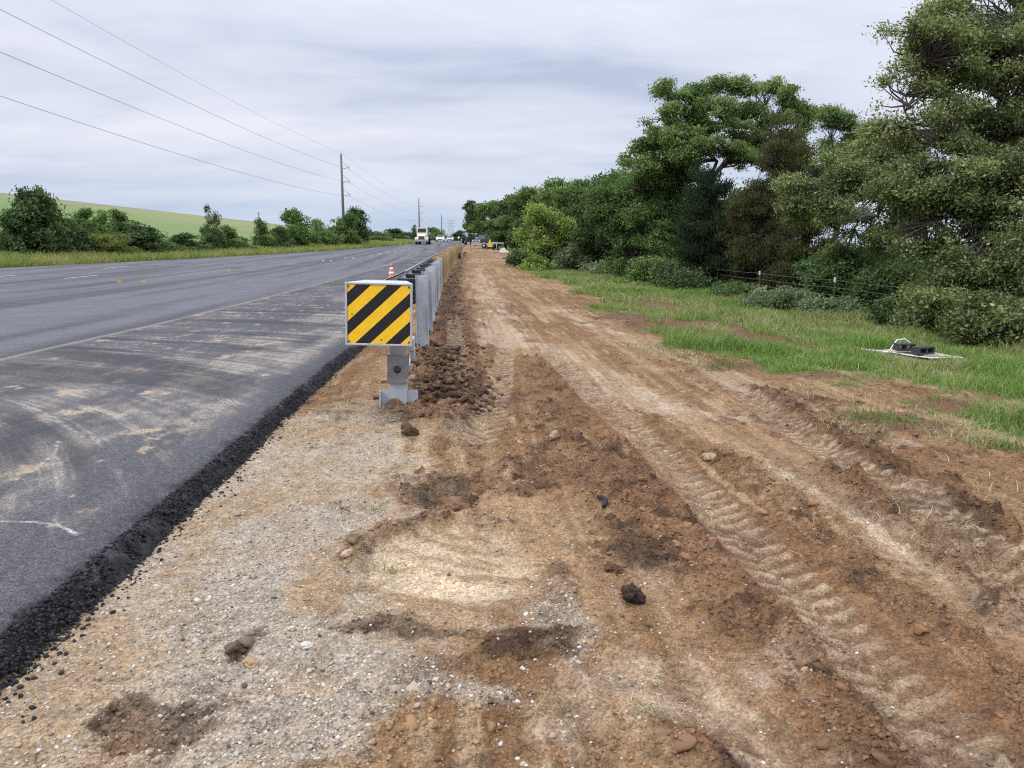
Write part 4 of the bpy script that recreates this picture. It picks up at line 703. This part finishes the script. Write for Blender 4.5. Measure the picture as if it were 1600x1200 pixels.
for bx, bz, w2, h2 in ((.052, ph * .49, .014, .006), (pw * .53, .045, .009, .015)): q = MB(); q.box(bx, bx + w2, -.0055, -.0042, bz, bz + h2); q.build('nick', M_black, sp_)
m_ = MB(); rx = rail_x(7.6) - ox; m_.box(rx - .1, rx + .04, .3, 1.1, TOP - .36 - oz, TOP - .34 - oz); m_.box(rx - .1, rx + .04, .3, 1.1, TOP + .0 - oz, TOP + .02 - oz); m_.box(rx + .04, rx + .055, .3, 1.1, TOP - .36 - oz, TOP + .02 - oz); m_.build('feed_chute', M_steel, gr_)
# first terminal post (hinged), its foundation tube, soil plate, bolt plate
px0 = P(621.5, 600, 7.0)[0] - ox
def zpx(py, Y=6.95): return float(P(620, py, Y)[2]) - oz
def xpx(px, Y=6.95): return float(P(px, 580, Y)[0]) - ox
m_ = MB(); m_.box(xpx(608.5), xpx(633.5), .02, .032, zpx(560), zpx(500)); m_.box(xpx(619.5), xpx(622), .032, .16, zpx(560), zpx(500)); m_.box(xpx(608.5), xpx(633.5), .16, .17, zpx(560), zpx(500)); m_.build('steel_post', M_steel, gr_)
m_ = MB(); m_.prism([(xpx(604.8), zpx(595)), (xpx(637), zpx(593)), (xpx(640.5), zpx(556)), (xpx(605.5), zpx(554))], -.06, -.045, 'y'); m_.box(xpx(606), xpx(636), -.058, .0, zpx(599.5), zpx(595.5), .003); m_.build('bearing_plate', M_steel2, gr_)
m_ = MB(); bx, bz = xpx(621), zpx(577); m_.tube([(bx, -.061, bz), (bx, -.068, bz)], .034, 20); m_.tube([(bx, -.068, bz), (bx, -.092, bz)], .02, 6, smooth=False); m_.tube([(bx, -.09, bz), (bx, -.125, bz)], .0115, 12); m_.build('anchor_bolt', mat('dark_bolt', (.07, .07, .07), .5, .5, .2, 20), gr_)
m_ = MB(); m_.box(xpx(608), xpx(635), -.03, -.018, zpx(700), zpx(598)); m_.box(xpx(608), xpx(610.5), -.018, .15, zpx(700), zpx(598)); m_.box(xpx(632.5), xpx(635), -.018, .15, zpx(700), zpx(598)); m_.box(xpx(608), xpx(635), .15, .16, zpx(700), zpx(598)); m_.build('foundation_tube', M_steel, gr_)
m_ = MB(); m_.box(xpx(592), xpx(607.6), -.01, -.002, zpx(690), zpx(610.5)); m_.box(xpx(592), xpx(594), -.09, -.01, zpx(690), zpx(610.5)); m_.prism([(xpx(635.4), zpx(680)), (xpx(652), zpx(660)), (xpx(652), zpx(611)), (xpx(635.4), zpx(611))], .0, .008, 'y'); m_.build('soil_plate', M_steel, gr_)
m_ = MB(); m_.box(xpx(636), xpx(645), .25, .5, zpx(556), zpx(536), .004); m_.box(xpx(638), xpx(646), .3, .42, zpx(570), zpx(552), .004); m_.box(xpx(637), xpx(642), .1, .16, zpx(583), zpx(575)); m_.tube([wl(rail_x(10.5) + .06, 10.5, .55), wl(ox + .05, 8.5, .25), wl(ox + .02, 7.2, .02)], .014, 8); m_.build('cable_bracket', M_steel, gr_)
# second terminal post between the head and the first line post is hidden; the strut sits on the ground
# ------------------------------------------------------------------ traffic cones
M_or = mat('orange_plastic', (.85, .13, .03), .5, 0, .08, 8); M_refl = mat('white_band', (.8, .79, .77), .4, 0, .05, 10)
def cone(label, x, y, h, white_top=False):
    o = empty('traffic_cone', (x, y, float(zr(y)) + .01), label=label, cat='cone'); m_ = MB(); m_.box(-.19, .19, -.19, .19, 0, .045, .01); m_.build('cone_base', M_or, o)
    def seg(z0, z1, mm, nm, ex=0.0):
        f_ = lambda z: .145 - (.145 - .03) * (z - .045) / (h - .045) + ex; q = MB(); q.tube([(0, 0, z0), (0, 0, z1)], [f_(z0), f_(z1)], 18); q.build(nm, mm, o)
    seg(.045, h * .32, M_or, 'cone_body'); seg(h * .32, h * .52, M_refl, 'reflective_band', .002); seg(h * .52, h * .6, M_or, 'cone_body'); seg(h * .6, h * .78, M_refl, 'reflective_band', .002); seg(h * .78, h, M_or, 'cone_body'); return o
x, y = P(612, 430, 31)[:2]; cone('orange traffic cone with white bands behind the striped end panel', x, y, .62)
x, y = P(689.5, 395, 62)[:2]; cone('far orange traffic cone just left of the timber posts', x, y, .7); x, y = P(707, 385, 84)[:2]; cone('farthest tiny orange and white cone by the end of the timber posts', x, y, .7)
# ------------------------------------------------------------------ temporary road tabs
M_ty = mat('yellow_tab', (.8, .5, .03), .45, 0, .05, 20); M_tw = mat('white_tab', (.8, .79, .74), .45, 0, .05, 20); M_to = mat('orange_tab', (.55, .25, .11), .5, 0, .05, 20)
def road_pt(px, py):
    d = ray(px, py); ts = np.geomspace(3, 900, 9000); h = CAMH + d[2] * ts - zr(d[1] * ts); i = np.argmax(h < 0); return d[0] * ts[i], d[1] * ts[i]
tb = {}
for i, (px, py, kd) in enumerate([(187, 441.5, 'y'), (225, 441.5, 'y'), (358, 424, 'y'), (380, 424.5, 'o'), (440, 415, 'o'), (462, 415, 'o'), (505, 408, 'w'), (517, 408, 'w'), (540, 404, 'w'), (552, 404, 'w'), (580, 400.5, 'y'), (593, 397.5, 'w'), (606, 395.5, 'w'), (618, 393.5, 'w'), (630, 391.5, 'w'), (640, 389.5, 'w'), (50, 444.5, 'd'), (155, 446.5, 'd')]):
    x, y = road_pt(px, py)
    if kd == 'd': continue
    m_ = MB(); s = 1 + y * .006; m_.prism([(-.055 * s, 0), (.055 * s, 0), (.05 * s, .05 * s), (-.05 * s, .05 * s)], -.05, .0, 'y'); m_.box(-.055 * s, .055 * s, .0, .09, 0, .012)
    o = m_.build('road_tab', {'y': M_ty, 'w': M_tw, 'o': M_to}[kd], None, (x, y, float(zr(y)) + .006))
    tag(o, {'y': 'small upright yellow reflector tab stuck on the grey road', 'w': 'small white reflector tab in the line far along the road', 'o': 'small faded orange reflector tab on the grey road'}[kd], 'road tab', {'y': 'yellow road tabs', 'w': 'white road tabs', 'o': 'orange road tabs'}[kd])
# ------------------------------------------------------------------ wire fence
M_post = mat('rusty_post', (.13, .10, .08), .85, 0, .3, 12); M_tip = mat('white_post_tip', (.75, .74, .7), .6, 0, .1, 10); M_wire = mat('fence_wire', (.22, .22, .21), .6, .4, .1, 5)
fy = [12.8, 17.3, 21.8, 27.2, 31.8, 36.5, 41.5, 47]; fx = lambda y: 11.2 + .0 * y; fo = empty('wire_fence', (fx(21.8), 21.8, float(basez(fx(21.8), 21.8))), label='barbed wire fence on thin metal posts with white tips in front of the wood', cat='fence')
fb = lambda y: float(basez(fx(y), y)); FH = 1.02; lean = {21.8: .03, 27.2: -.04, 31.8: .02}
for y in fy:
    ln = lean.get(y, 0); b_ = Vector((0, y - 21.8, fb(y) - fo.location.z)); tvec = Vector((FH * ln, 0, FH)); m_ = MB(); m_.box(-.02, .02, -.004, .004, -.3, FH, T=Matrix.Translation(b_) @ Matrix.Rotation(ln, 4, 'Y')); m_.box(-.004, .004, .0045, .03, -.3, FH, T=Matrix.Translation(b_) @ Matrix.Rotation(ln, 4, 'Y')); p_ = m_.build('fence_post', M_post, fo)
    m_ = MB(); m_.box(-.024, .024, -.01, .034, FH - .13, FH + .012, T=Matrix.Translation(b_) @ Matrix.Rotation(ln, 4, 'Y')); m_.build('white_tip', M_tip, p_)
for hh in (.32, .52, .74, .95):
    m_ = MB(); pts = []
    for a, b in zip(fy[:-1], fy[1:]):
        for t in (0, .33, .66): y = a + (b - a) * t; pts.append((lean.get(a, 0) * hh * (t == 0), y - 21.8, fb(a) + (fb(b) - fb(a)) * t - fo.location.z + hh - .03 * math.sin(t * 3.14)))
    m_.tube(pts, .0042, 4, cap=False); m_.build('fence_wire', M_wire, fo)
# ------------------------------------------------------------------ fallen panel with blocks, in the grass
M_brd = mat('pale_board', (.42, .37, .28), .8, 0, .25, 6, dirt=(.30, .25, .18), dscale=4); M_alu = mat('frame_metal', (.66, .68, .67), .45, .3, .1, 8); M_blk = mat('dark_block', (.045, .045, .05), .9, 0, .35, 20, .4, 50)
cxp, cyp = G(1425, 557); zb = sz(cxp, cyp) + .035; bd = empty('fallen_panel', (cxp, cyp, zb), label='warped pale panel with a bent metal rim lying flat in the green grass', cat='panel')
k = 12.2 / F
out_ = [(-66, 16), (-40, 13), (-14, 12), (10, -8), (30, -14), (60, -10), (66, -2), (40, 8), (28, 16), (8, 20), (-12, 24), (-30, 22)]
vs = []
m_ = MB(); top = [(a * k, b * k * 3.2 - .1, .03 * math.sin(a * .07) + .02) for a, b in out_]; n = len(top); m_.add([(a, b, z) for a, b, z in top] + [(a, b, z - .02) for a, b, z in top], [tuple(range(n)), tuple(range(2 * n - 1, n - 1, -1))] + [(i, (i + 1) % n, n + (i + 1) % n, n + i) for i in range(n)]); m_.build('panel_sheet', M_brd, bd)
m_ = MB(); m_.tube([(-26 * k, .25, .02), (-18 * k, .3, .1), (-8 * k, .34, .21), (6 * k, .34, .225), (14 * k, .32, .16), (18 * k, .28, .1)], .012, 8); m_.tube([top[0], top[2], (-6 * k, -.12, .0), (10 * k, -.4, -.0), (32 * k, -.56, .03), top[5], top[6]], .014, 8); m_.build('bent_rim', M_alu, bd)
def block(label, x, y, z, w_, rz):
    m_ = MB(); h_, d_, t = .125, .17, .026; m_.box(-w_, w_, 0, d_, 0, t, .004); m_.box(-w_, w_, 0, d_, h_ - t, h_, .004)
    for a in (-w_, -t / 2, w_ - t): m_.box(a + .0005, a + t - .0005, .001, d_ - .001, t, h_ - t)
    o = m_.build('hollow_block', M_blk, None, (x, y, z)); o.rotation_euler = (0, 0, rz); tag(o, label, 'block')
block('front dark hollow block on the pale fallen panel', cxp + .13, cyp - .2, zb + .03, .17, R(16)); block('rear dark hollow block under the bent rim of the fallen panel', cxp - .03, cyp + .12, zb + .045, .15, R(-6))
# ------------------------------------------------------------------ poles, wires, tower
M_pole = mat('pole_steel', (.16, .145, .135), .8, .1, .25, 1.2); M_lat = mat('hazed_tower_steel', (.42, .45, .50), .6, .2, .1, 1)  # tower steel is pale grey-blue: distance haze put into its colour
PT = {167.: P(535, 241, 167)[2], 320.: P(654, 311, 320)[2], 480.: P(689, 335, 480)[2], 12.: 21.}
def pole(label, x, y):
    HT = float(PT[y])
    z = float(basez(x, y)) - .5; o = empty('utility_pole', (x, y, z), label=label, cat='utility pole', group='utility poles along the road'); m_ = MB(); H_ = HT - z; m_.tube([(0, 0, 0), (0, 0, H_ * .5), (0, 0, H_)], [.34, .27, .19], 12); m_.tube([(0, 0, H_), (0, 0, H_ + .35)], .06, 6); m_.build('pole_shaft', M_pole, o)
    for az in (HT - 2.6, HT - 5.3, HT - 8.1):
        q = MB(); e = Vector((1.55, 0, az - z)); q.tube([(.18, 0, az - z - .35), e], .05, 6); q.tube([(.18, 0, az - z + 1.1), e], .035, 6); a_o = q.build('side_arm', M_pole, o); q = MB(); q.tube([e, e - Vector((0, 0, .45))], [.06, .06], 8); q.build('insulator', mat('insulator', (.3, .3, .32), .4), a_o)
    return o
PP = [(-33.2, 12.0)] + [(float(P(px, 300, Y)[0]), Y) for px, Y in ((535, 167.), (654, 320.), (689, 480.))]
for (x, y), l in zip(PP[1:], ['tallest looking utility pole, rising from the roadside trees', 'middle utility pole, standing behind the oncoming truck', 'smallest utility pole, the far one above the cars']): pole(l, x, y)
M_cab = mat('cable', (.09, .09, .1), .6, 0, .05, 1)
for a, (nm, ar, off) in enumerate([('shield wire strung over the very tops of the poles', .35, 0), ('power line on the uppermost side arms of the poles', -3.05, 1.55), ('power line on the middle side arms of the poles', -5.75, 1.55), ('power line on the lowest side arms of the poles', -8.55, 1.55)]):
    m_ = MB()
    for (xa, ya), (xb, yb), zu in zip(PP[:-1], PP[1:], (0, 0, 0)):
        pts = [(xa + off + (xb - xa) * t, ya + (yb - ya) * t, PT[ya] + (PT[yb] - PT[ya]) * t + ar - 4 * 1.7 * t * (1 - t)) for t in np.linspace(0, 1, 33)]; m_.tube(pts, (.017 if a else .012), 5, cap=False)
    tag(m_.build('power_line', M_cab), nm, 'power line', 'wires along the road')
pole_h = P(404, 331, 300); m_ = MB(); zb_ = float(basez(pole_h[0], 300)) - 1; m_.tube([(0, 0, 0), (0, 0, pole_h[2] - zb_)], [.22, .14], 8); m_.tube([(-.8, 0, pole_h[2] - zb_ - .5), (.8, 0, pole_h[2] - zb_ - .5)], .06, 6); tag(m_.build('timber_pole', M_pole, None, (pole_h[0], 300, zb_)), 'thin lone pole on the crest of the green hill', 'pole')
t0 = P(704, 344, 620); zb_ = float(basez(t0[0], 620)); H_ = t0[2] - zb_; lt = empty('lattice_tower', (t0[0], 620, zb_), label='haze-paled steel lattice tower far off above the end of the road', cat='tower'); m_ = MB(); w_ = lambda z: 2.6 * (1 - z / H_) + .9
for sx, sy in ((1, 1), (1, -1), (-1, 1), (-1, -1)): m_.tube([(sx * w_(0), sy * w_(0), 0), (sx * w_(H_), sy * w_(H_), H_)], .16, 4)
for a, b in zip(np.linspace(0, H_, 9)[:-1], np.linspace(0, H_, 9)[1:]):
    for s in (1, -1): m_.tube([(w_(a), s * w_(a), a), (-w_(b), s * w_(b), b)], .1, 4); m_.tube([(-w_(a), s * w_(a), a), (w_(b), s * w_(b), b)], .1, 4)
m_.build('tower_frame', M_lat, lt)
for z in (.72, .85, .97): q = MB(); q.tube([(-3.6, 0, H_ * z), (0, 0, H_ * z + .5), (3.6, 0, H_ * z)], .16, 4); q.build('cross_arm', M_lat, lt)
# ------------------------------------------------------------------ road sign far off
x, y = P(717, 380, 150)[:2]; z = float(basez(x, y)); hs = P(717, 371.5, 150)[2] - z; o = empty('road_sign', (x, y, z), label='small round white sign seen from its back on a post by the far road end', cat='road sign'); m_ = MB(); m_.tube([(0, 0, -.2), (0, 0, hs + .3)], .04, 6); m_.build('sign_post', M_steel, o); m_ = MB(); m_.tube([(0, -.05, hs), (0, -.06, hs)], .24, 24); m_.build('sign_plate', M_white, o)
# ------------------------------------------------------------------ vehicles
M_glass = mat('car_glass', (.03, .04, .05), .08, 0, .05, 2); M_chr = mat('chrome', (.5, .5, .5), .25, .8, .05, 3); M_cream = mat('cream_paint', (.74, .66, .52), .35, 0, .08, 1.5); M_dk = mat('dark_chassis', (.03, .03, .03), .7, 0, .2, 5); M_lamp = mat('lamp_glass', (.75, .75, .72), .15, 0, .05, 3); M_silver = mat('silver_paint', (.55, .57, .60), .3, .4, .04, 2); M_mar = mat('maroon_paint', (.07, .035, .045), .35, 0, .15, 2); M_gal = mat('trailer_metal', (.42, .42, .42), .6, .3, .2, 3); M_yel = mat('yellow_fabric', (.80, .55, .10), .7, 0, .12, 4)
def wheel(par, x, y, r_, wd):
    t = MB(); t.tube([(x - wd / 2, y, r_), (x - wd * .42, y, r_), (x + wd * .42, y, r_), (x + wd / 2, y, r_)], [r_ * .9, r_, r_, r_ * .9], 20); tb_ = t.build('wheel', M_rubber, par); q = MB(); q.tube([(x - wd * .53, y, r_), (x + wd * .53, y, r_)], r_ * .55, 14); q.build('rim', M_chr, tb_)
def heading(y): return -math.atan2(float(XY(y + 8) - XY(y - 8)), 16)
# flatbed lorry coming towards us (front at -Y)
y = 146.0; x = P(658.5, 380, y)[0]; tr = empty('flatbed_truck', (x, y, float(zr(y)) + .005), heading(y), label='cream bonneted flatbed truck coming along the far lane', cat='truck')
m_ = MB(); m_.prism([(-.95, 1.55), (.95, 1.55), (1.0, 2.3), (.88, 3.05), (.75, 3.15), (-.75, 3.15), (-.88, 3.05), (-1.0, 2.3)], 1.5, 3.1); m_.box(-1.0, 1.0, 1.5, 3.1, .75, 1.56, .05); m_.build('cab', M_cream, tr)
m_ = MB(); m_.add([(-.62, 0, 1.05), (.62, 0, 1.05), (.62, 0, 1.55), (-.62, 0, 1.55), (-.98, 1.5, .95), (.98, 1.5, .95), (.95, 1.5, 1.95), (-.95, 1.5, 1.95)], [(0, 1, 2, 3), (3, 2, 6, 7), (1, 5, 6, 2), (0, 3, 7, 4), (0, 4, 5, 1), (4, 7, 6, 5)]); m_.build('bonnet', M_cream, tr)
for s in (-1, 1):
    m_ = MB(); m_.prism([(.15, .62), (.05, 1.0), (.25, 1.25), (.9, 1.32), (1.35, 1.1), (1.5, .7), (1.25, .75), (1.05, 1.02), (.45, 1.02), (.3, .65)], s * .62 if s > 0 else -1.22, 1.22 if s > 0 else -.62, 'x'); m_.build('fender', M_cream, tr)
    m_ = MB(); m_.box(s * .98 - .13, s * .98 + .13, .03, .2, .98, 1.14, .03); m_.build('headlight', M_lamp, tr)
    m_ = MB(); m_.box(s * 1.22 - .06, s * 1.22 + .06, 1.6, 1.75, 1.9, 2.5, .02); m_.tube([(s * .98, 1.7, 2.4), (s * 1.2, 1.7, 2.4)], .02, 6); m_.build('mirror', M_dk, tr)
    wheel(tr, s * 1.0, .75, .5, .32); wheel(tr, s * .95, 6.2, .5, .5); wheel(tr, s * .95, 7.5, .5, .5)
m_ = MB(); m_.prism([(-.78, 2.22), (.78, 2.22), (.72, 2.92), (-.72, 2.92)], 1.47, 1.499); m_.build('windscreen', M_glass, tr)
m_ = MB(); m_.prism([(-.45, 1.08), (.45, 1.08), (.5, 1.3), (.42, 1.5), (-.42, 1.5), (-.5, 1.3)], -.05, -.003); g_ = m_.build('grille', M_dk, tr); m_ = MB(); m_.box(-.12, .12, -.07, -.051, 1.22, 1.34); m_.build('badge_bar', M_chr, g_)
m_ = MB(); m_.box(-1.22, 1.22, -.2, .02, .48, .86, .05); m_.build('bumper', M_chr, tr); m_ = MB(); m_.box(-.9, .9, .1, 9, .5, .85, .03); m_.build('chassis', M_dk, tr)
m_ = MB(); m_.box(-1.25, 1.25, 3.5, 11.5, 1.0, 1.2, .02); m_.box(-1.25, 1.25, 3.4, 3.5, 1.2, 1.9, .02); m_.box(-1.0, 1.0, 4, 7.5, 1.2, 1.55, .04); m_.build('flat_deck', M_dk, tr); m_ = MB(); m_.tube([(1.05, 3.2, .8), (1.05, 3.2, 2.6)], .08, 8); m_.build('exhaust_stack', M_chr, tr)
def car(name, label, px, y, paint, wagon=False, rz=None, at=None, cat='car', s=1.0):
    x = P(px, 379, y)[0] if at is None else at; z = float(basez(x, y)) if at is not None else float(zr(y)); z = z if at is None else z
    o = empty(name, (x, y, z + .01), heading(y) if rz is None else rz, label=label, cat=cat); o.scale = (s, s, s)
    m_ = MB(); m_.prism([(0, .32), (-.02, .62), (.12, .82), (1.15, .98), (4.3, 1.0), (4.5, .75), (4.48, .34)], -.9, .9, 'x'); m_.build('body', paint, o)
    m_ = MB(); e = 4.25 if wagon else 3.75
    m_.add([(-.86, .95, .96), (.86, .95, .96), (.62, 1.75, 1.46), (-.62, 1.75, 1.46), (-.86, e, .98), (.86, e, .98), (.64, e - .55, 1.44), (-.64, e - .55, 1.44)], [(0, 1, 2, 3), (3, 2, 6, 7), (1, 5, 6, 2), (0, 3, 7, 4), (0, 4, 5, 1), (4, 7, 6, 5)]); m_.build('cabin', paint, o)
    m_ = MB(); m_.add([(-.76, 1.03, 1.03), (.76, 1.03, 1.03), (.58, 1.66, 1.43), (-.58, 1.66, 1.43)], [(0, 1, 2, 3)]); m_.v = [(a, b - .02, c + .012) for a, b, c in m_.v]; m_.build('windscreen', M_glass, o)
    m_ = MB(); m_.box(-.5, .5, -.05, -.022, .42, .6, .01); m_.build('grille', M_dk, o)
    for q in (-1, 1):
        m_ = MB(); m_.box(q * .68 - .15, q * .68 + .15, -.02, .12, .62, .76, .03); m_.build('headlight', M_lamp, o); wheel(o, q * .8, .85, .33, .22); wheel(o, q * .8, 3.55, .33, .22); m_ = MB(); m_.box(q * .98 - .07, q * .98 + .07, 1.15, 1.28, .95, 1.1, .02); m_.build('mirror', paint, o)
    return o
car('car', 'white car following behind the cream truck', 687.5, 200, M_white, True, s=1.12); car('car', 'silver car, the farthest one on the road', 703, 222, M_silver, s=1.05)
# works vehicles parked on the right
y = 140.0; x = P(744, 385, y)[0]; z = float(basez(x, y)); pk = empty('pickup_truck', (x, y, z), R(-38), label='dark maroon pickup truck parked on the grass by the far wood', cat='pickup'); pk.scale = (1, 1, 1)
m_ = MB(); m_.prism([(0, .5), (0, 1.0), (.1, 1.12), (1.5, 1.2), (5.4, 1.2), (5.4, .5)], -.95, .95, 'x'); m_.build('body', M_mar, pk); m_ = MB(); m_.add([(-.88, 1.4, 1.2), (.88, 1.4, 1.2), (.72, 2.0, 1.88), (-.72, 2.0, 1.88), (-.88, 3.6, 1.2), (.88, 3.6, 1.2), (.72, 3.4, 1.88), (-.72, 3.4, 1.88)], [(0, 1, 2, 3), (3, 2, 6, 7), (1, 5, 6, 2), (0, 3, 7, 4), (4, 7, 6, 5)]); m_.build('cabin', M_mar, pk)
m_ = MB(); m_.add([(-.76, 1.44, 1.28), (.76, 1.44, 1.28), (.66, 1.9, 1.8), (-.66, 1.9, 1.8)], [(0, 1, 2, 3)]); m_.build('windscreen', M_glass, pk); m_ = MB(); m_.box(-.5, .5, -.06, -.003, .72, 1.0, .01); m_.build('grille', M_chr, pk); m_ = MB(); m_.box(-.98, .98, -.16, -.004, .45, .66, .03); m_.build('bumper', M_chr, pk)
for q in (-1, 1): m_ = MB(); m_.box(q * .74 - .15, q * .74 + .15, -.05, -.004, .78, .98, .02); m_.build('headlight', M_lamp, pk); wheel(pk, q * .85, .95, .42, .28); wheel(pk, q * .85, 4.2, .42, .28)
y = 150; x = P(734, 385, y)[0]; sk = empty('tractor', (x, y, float(basez(x, y))), R(10), label='black compact tractor standing left behind the maroon pickup', cat='tractor'); m_ = MB(); m_.box(-.5, .5, 0, 1.9, .6, 1.35, .08); m_.build('bonnet', M_dk, sk); m_ = MB()
for sx in (-.7, .7):
    for sy in (1.9, 3.3): m_.tube([(sx, sy, .7), (sx * .9, sy, 2.5)], .06, 6)
m_.box(-.75, .75, 1.8, 3.4, 2.5, 2.6, .03); m_.box(-.6, .6, 1.8, 3.2, .6, 1.2, .05); m_.build('roll_cage', M_dk, sk)
for q in (-1, 1): wheel(sk, q * .75, .4, .45, .35); wheel(sk, q * .9, 2.7, .75, .45)
y = 118.0; x = P(765, 388, y)[0]; z = float(basez(x, y)); ft = empty('flatbed_trailer', (x, y, z), R(70), label='low flatbed trailer parked in front of the wood right of the pickup', cat='trailer'); m_ = MB(); m_.box(-1.0, 1.0, -2.6, 2.6, .62, .76, .02)
for q in (-1, 1): m_.box(q * 1.0 - .04 + .045 * q, q * 1.0 + .04 + .045 * q, -2.6, 2.6, .5, .8)
m_.build('deck', M_gal, ft); m_ = MB(); m_.box(-.06, .06, -4.0, -2.6, .52, .64); m_.tube([(0, -3.6, .1), (0, -3.6, .9)], .05, 8); m_.build('drawbar', M_dk, ft)
for q in (-1, 1): wheel(ft, q * 1.15, -.4, .36, .22); wheel(ft, q * 1.15, .5, .36, .22)
y = 106.0; x = P(765.5, 388, y)[0]; o = empty('warning_tripod', (x, y, float(basez(x, y))), label='yellow pointed folding tripod sign standing before the trailer', cat='warning sign'); m_ = MB(); m_.add([(-.42, 0, .45), (.42, 0, .45), (0, .05, 1.55), (-.36, .5, .45), (.36, .5, .45)], [(0, 1, 2), (3, 2, 4), (0, 2, 3), (1, 4, 2)]); m_.build('sign_fabric', M_yel, o); m_ = MB()
for a, b in ((-.4, 0), (.4, 0), (-.34, .48), (.34, .48)): m_.tube([(a, b, 0), (a * .9, b * .95, .55)], .025, 6)
m_.build('tripod_legs', M_dk, o)
y = 110.0; x = P(777.5, 390, y)[0]; z = float(basez(x, y)); dr_ = empty('post_driver', (x, y, z), R(-8), label='dark wheeled post driver with a pale boom right of the yellow tripod', cat='machine'); m_ = MB(); m_.box(-.45, .5, -.3, .6, .5, .95, .06); m_.box(-.45, -.38, -.3, -.22, .95, 1.75); m_.box(0, .07, -.3, -.22, .95, 1.75); m_.box(-.45, .07, -.3, .3, 1.7, 1.78); m_.box(-.2, .07, -.1, .2, .95, 1.4); m_.build('machine_body', M_dk, dr_); m_ = MB(); m_.tube([(-.75, -.4, .98), (.95, -.4, .94)], .09, 8); m_.tube([(-.1, -.4, .1), (-.1, -.4, .95)], .05, 8); m_.build('boom', mat('boom_paint', (.55, .52, .45), .6), dr_)
for q in (-1, 1): wheel(dr_, -.3 + q * .3, 0.1, .38, .22)
y = 99.0; x = P(779, 393, y)[0]; z = sz(x, y); m_ = MB()
for i in range(4): m_.box(-1.5 + .1 * i, 1.3 + .05 * i, -.3 + .16 * i, -.16 + .16 * i, .0 + .0 * i, .1, .01)
m_.box(-1.3, 1.2, -.22, -.08, .103, .2, .01); m_.box(-1.35, 1.3, .0, .14, .103, .2, .01); o = m_.build('plank_stack', mat('weathered_plank', (.52, .46, .38), .85, 0, .25, 4), None, (x, y, z + .02)); o.rotation_euler = (0, 0, R(8)); tag(o, 'low stack of pale weathered planks on the ground before the post driver', 'planks')
x2 = P(786, 394, 97)[0]; m_ = MB(); m_.add([(-.6, -.3, 0), (.7, -.35, 0), (.8, .4, 0), (-.5, .45, 0), (-.25, -.1, .5), (.15, -.05, .62), (.3, .15, .4), (-.2, .2, .45)], [(0, 1, 5, 4), (1, 2, 6, 5), (2, 3, 7, 6), (3, 0, 4, 7), (4, 5, 6, 7)]); o = m_.build('covered_bundle', mat('pale_tarp', (.66, .62, .5), .8, 0, .15, 5), None, (x2, 97, sz(x2, 97))); tag(o, 'cream sheet heaped over a bundle right of the plank stack', 'bundle')
x, y = G(718, 405); m_ = MB(); m_.box(-.12, .12, -.1, .1, 0, .3, .03); m_.box(-.08, .08, -.06, .06, .3, .5, .03); o = m_.build('black_bucket', M_rubber, None, (x, y, sz(x, y))); tag(o, 'small black object standing in the dirt beside the timber posts', 'bucket')
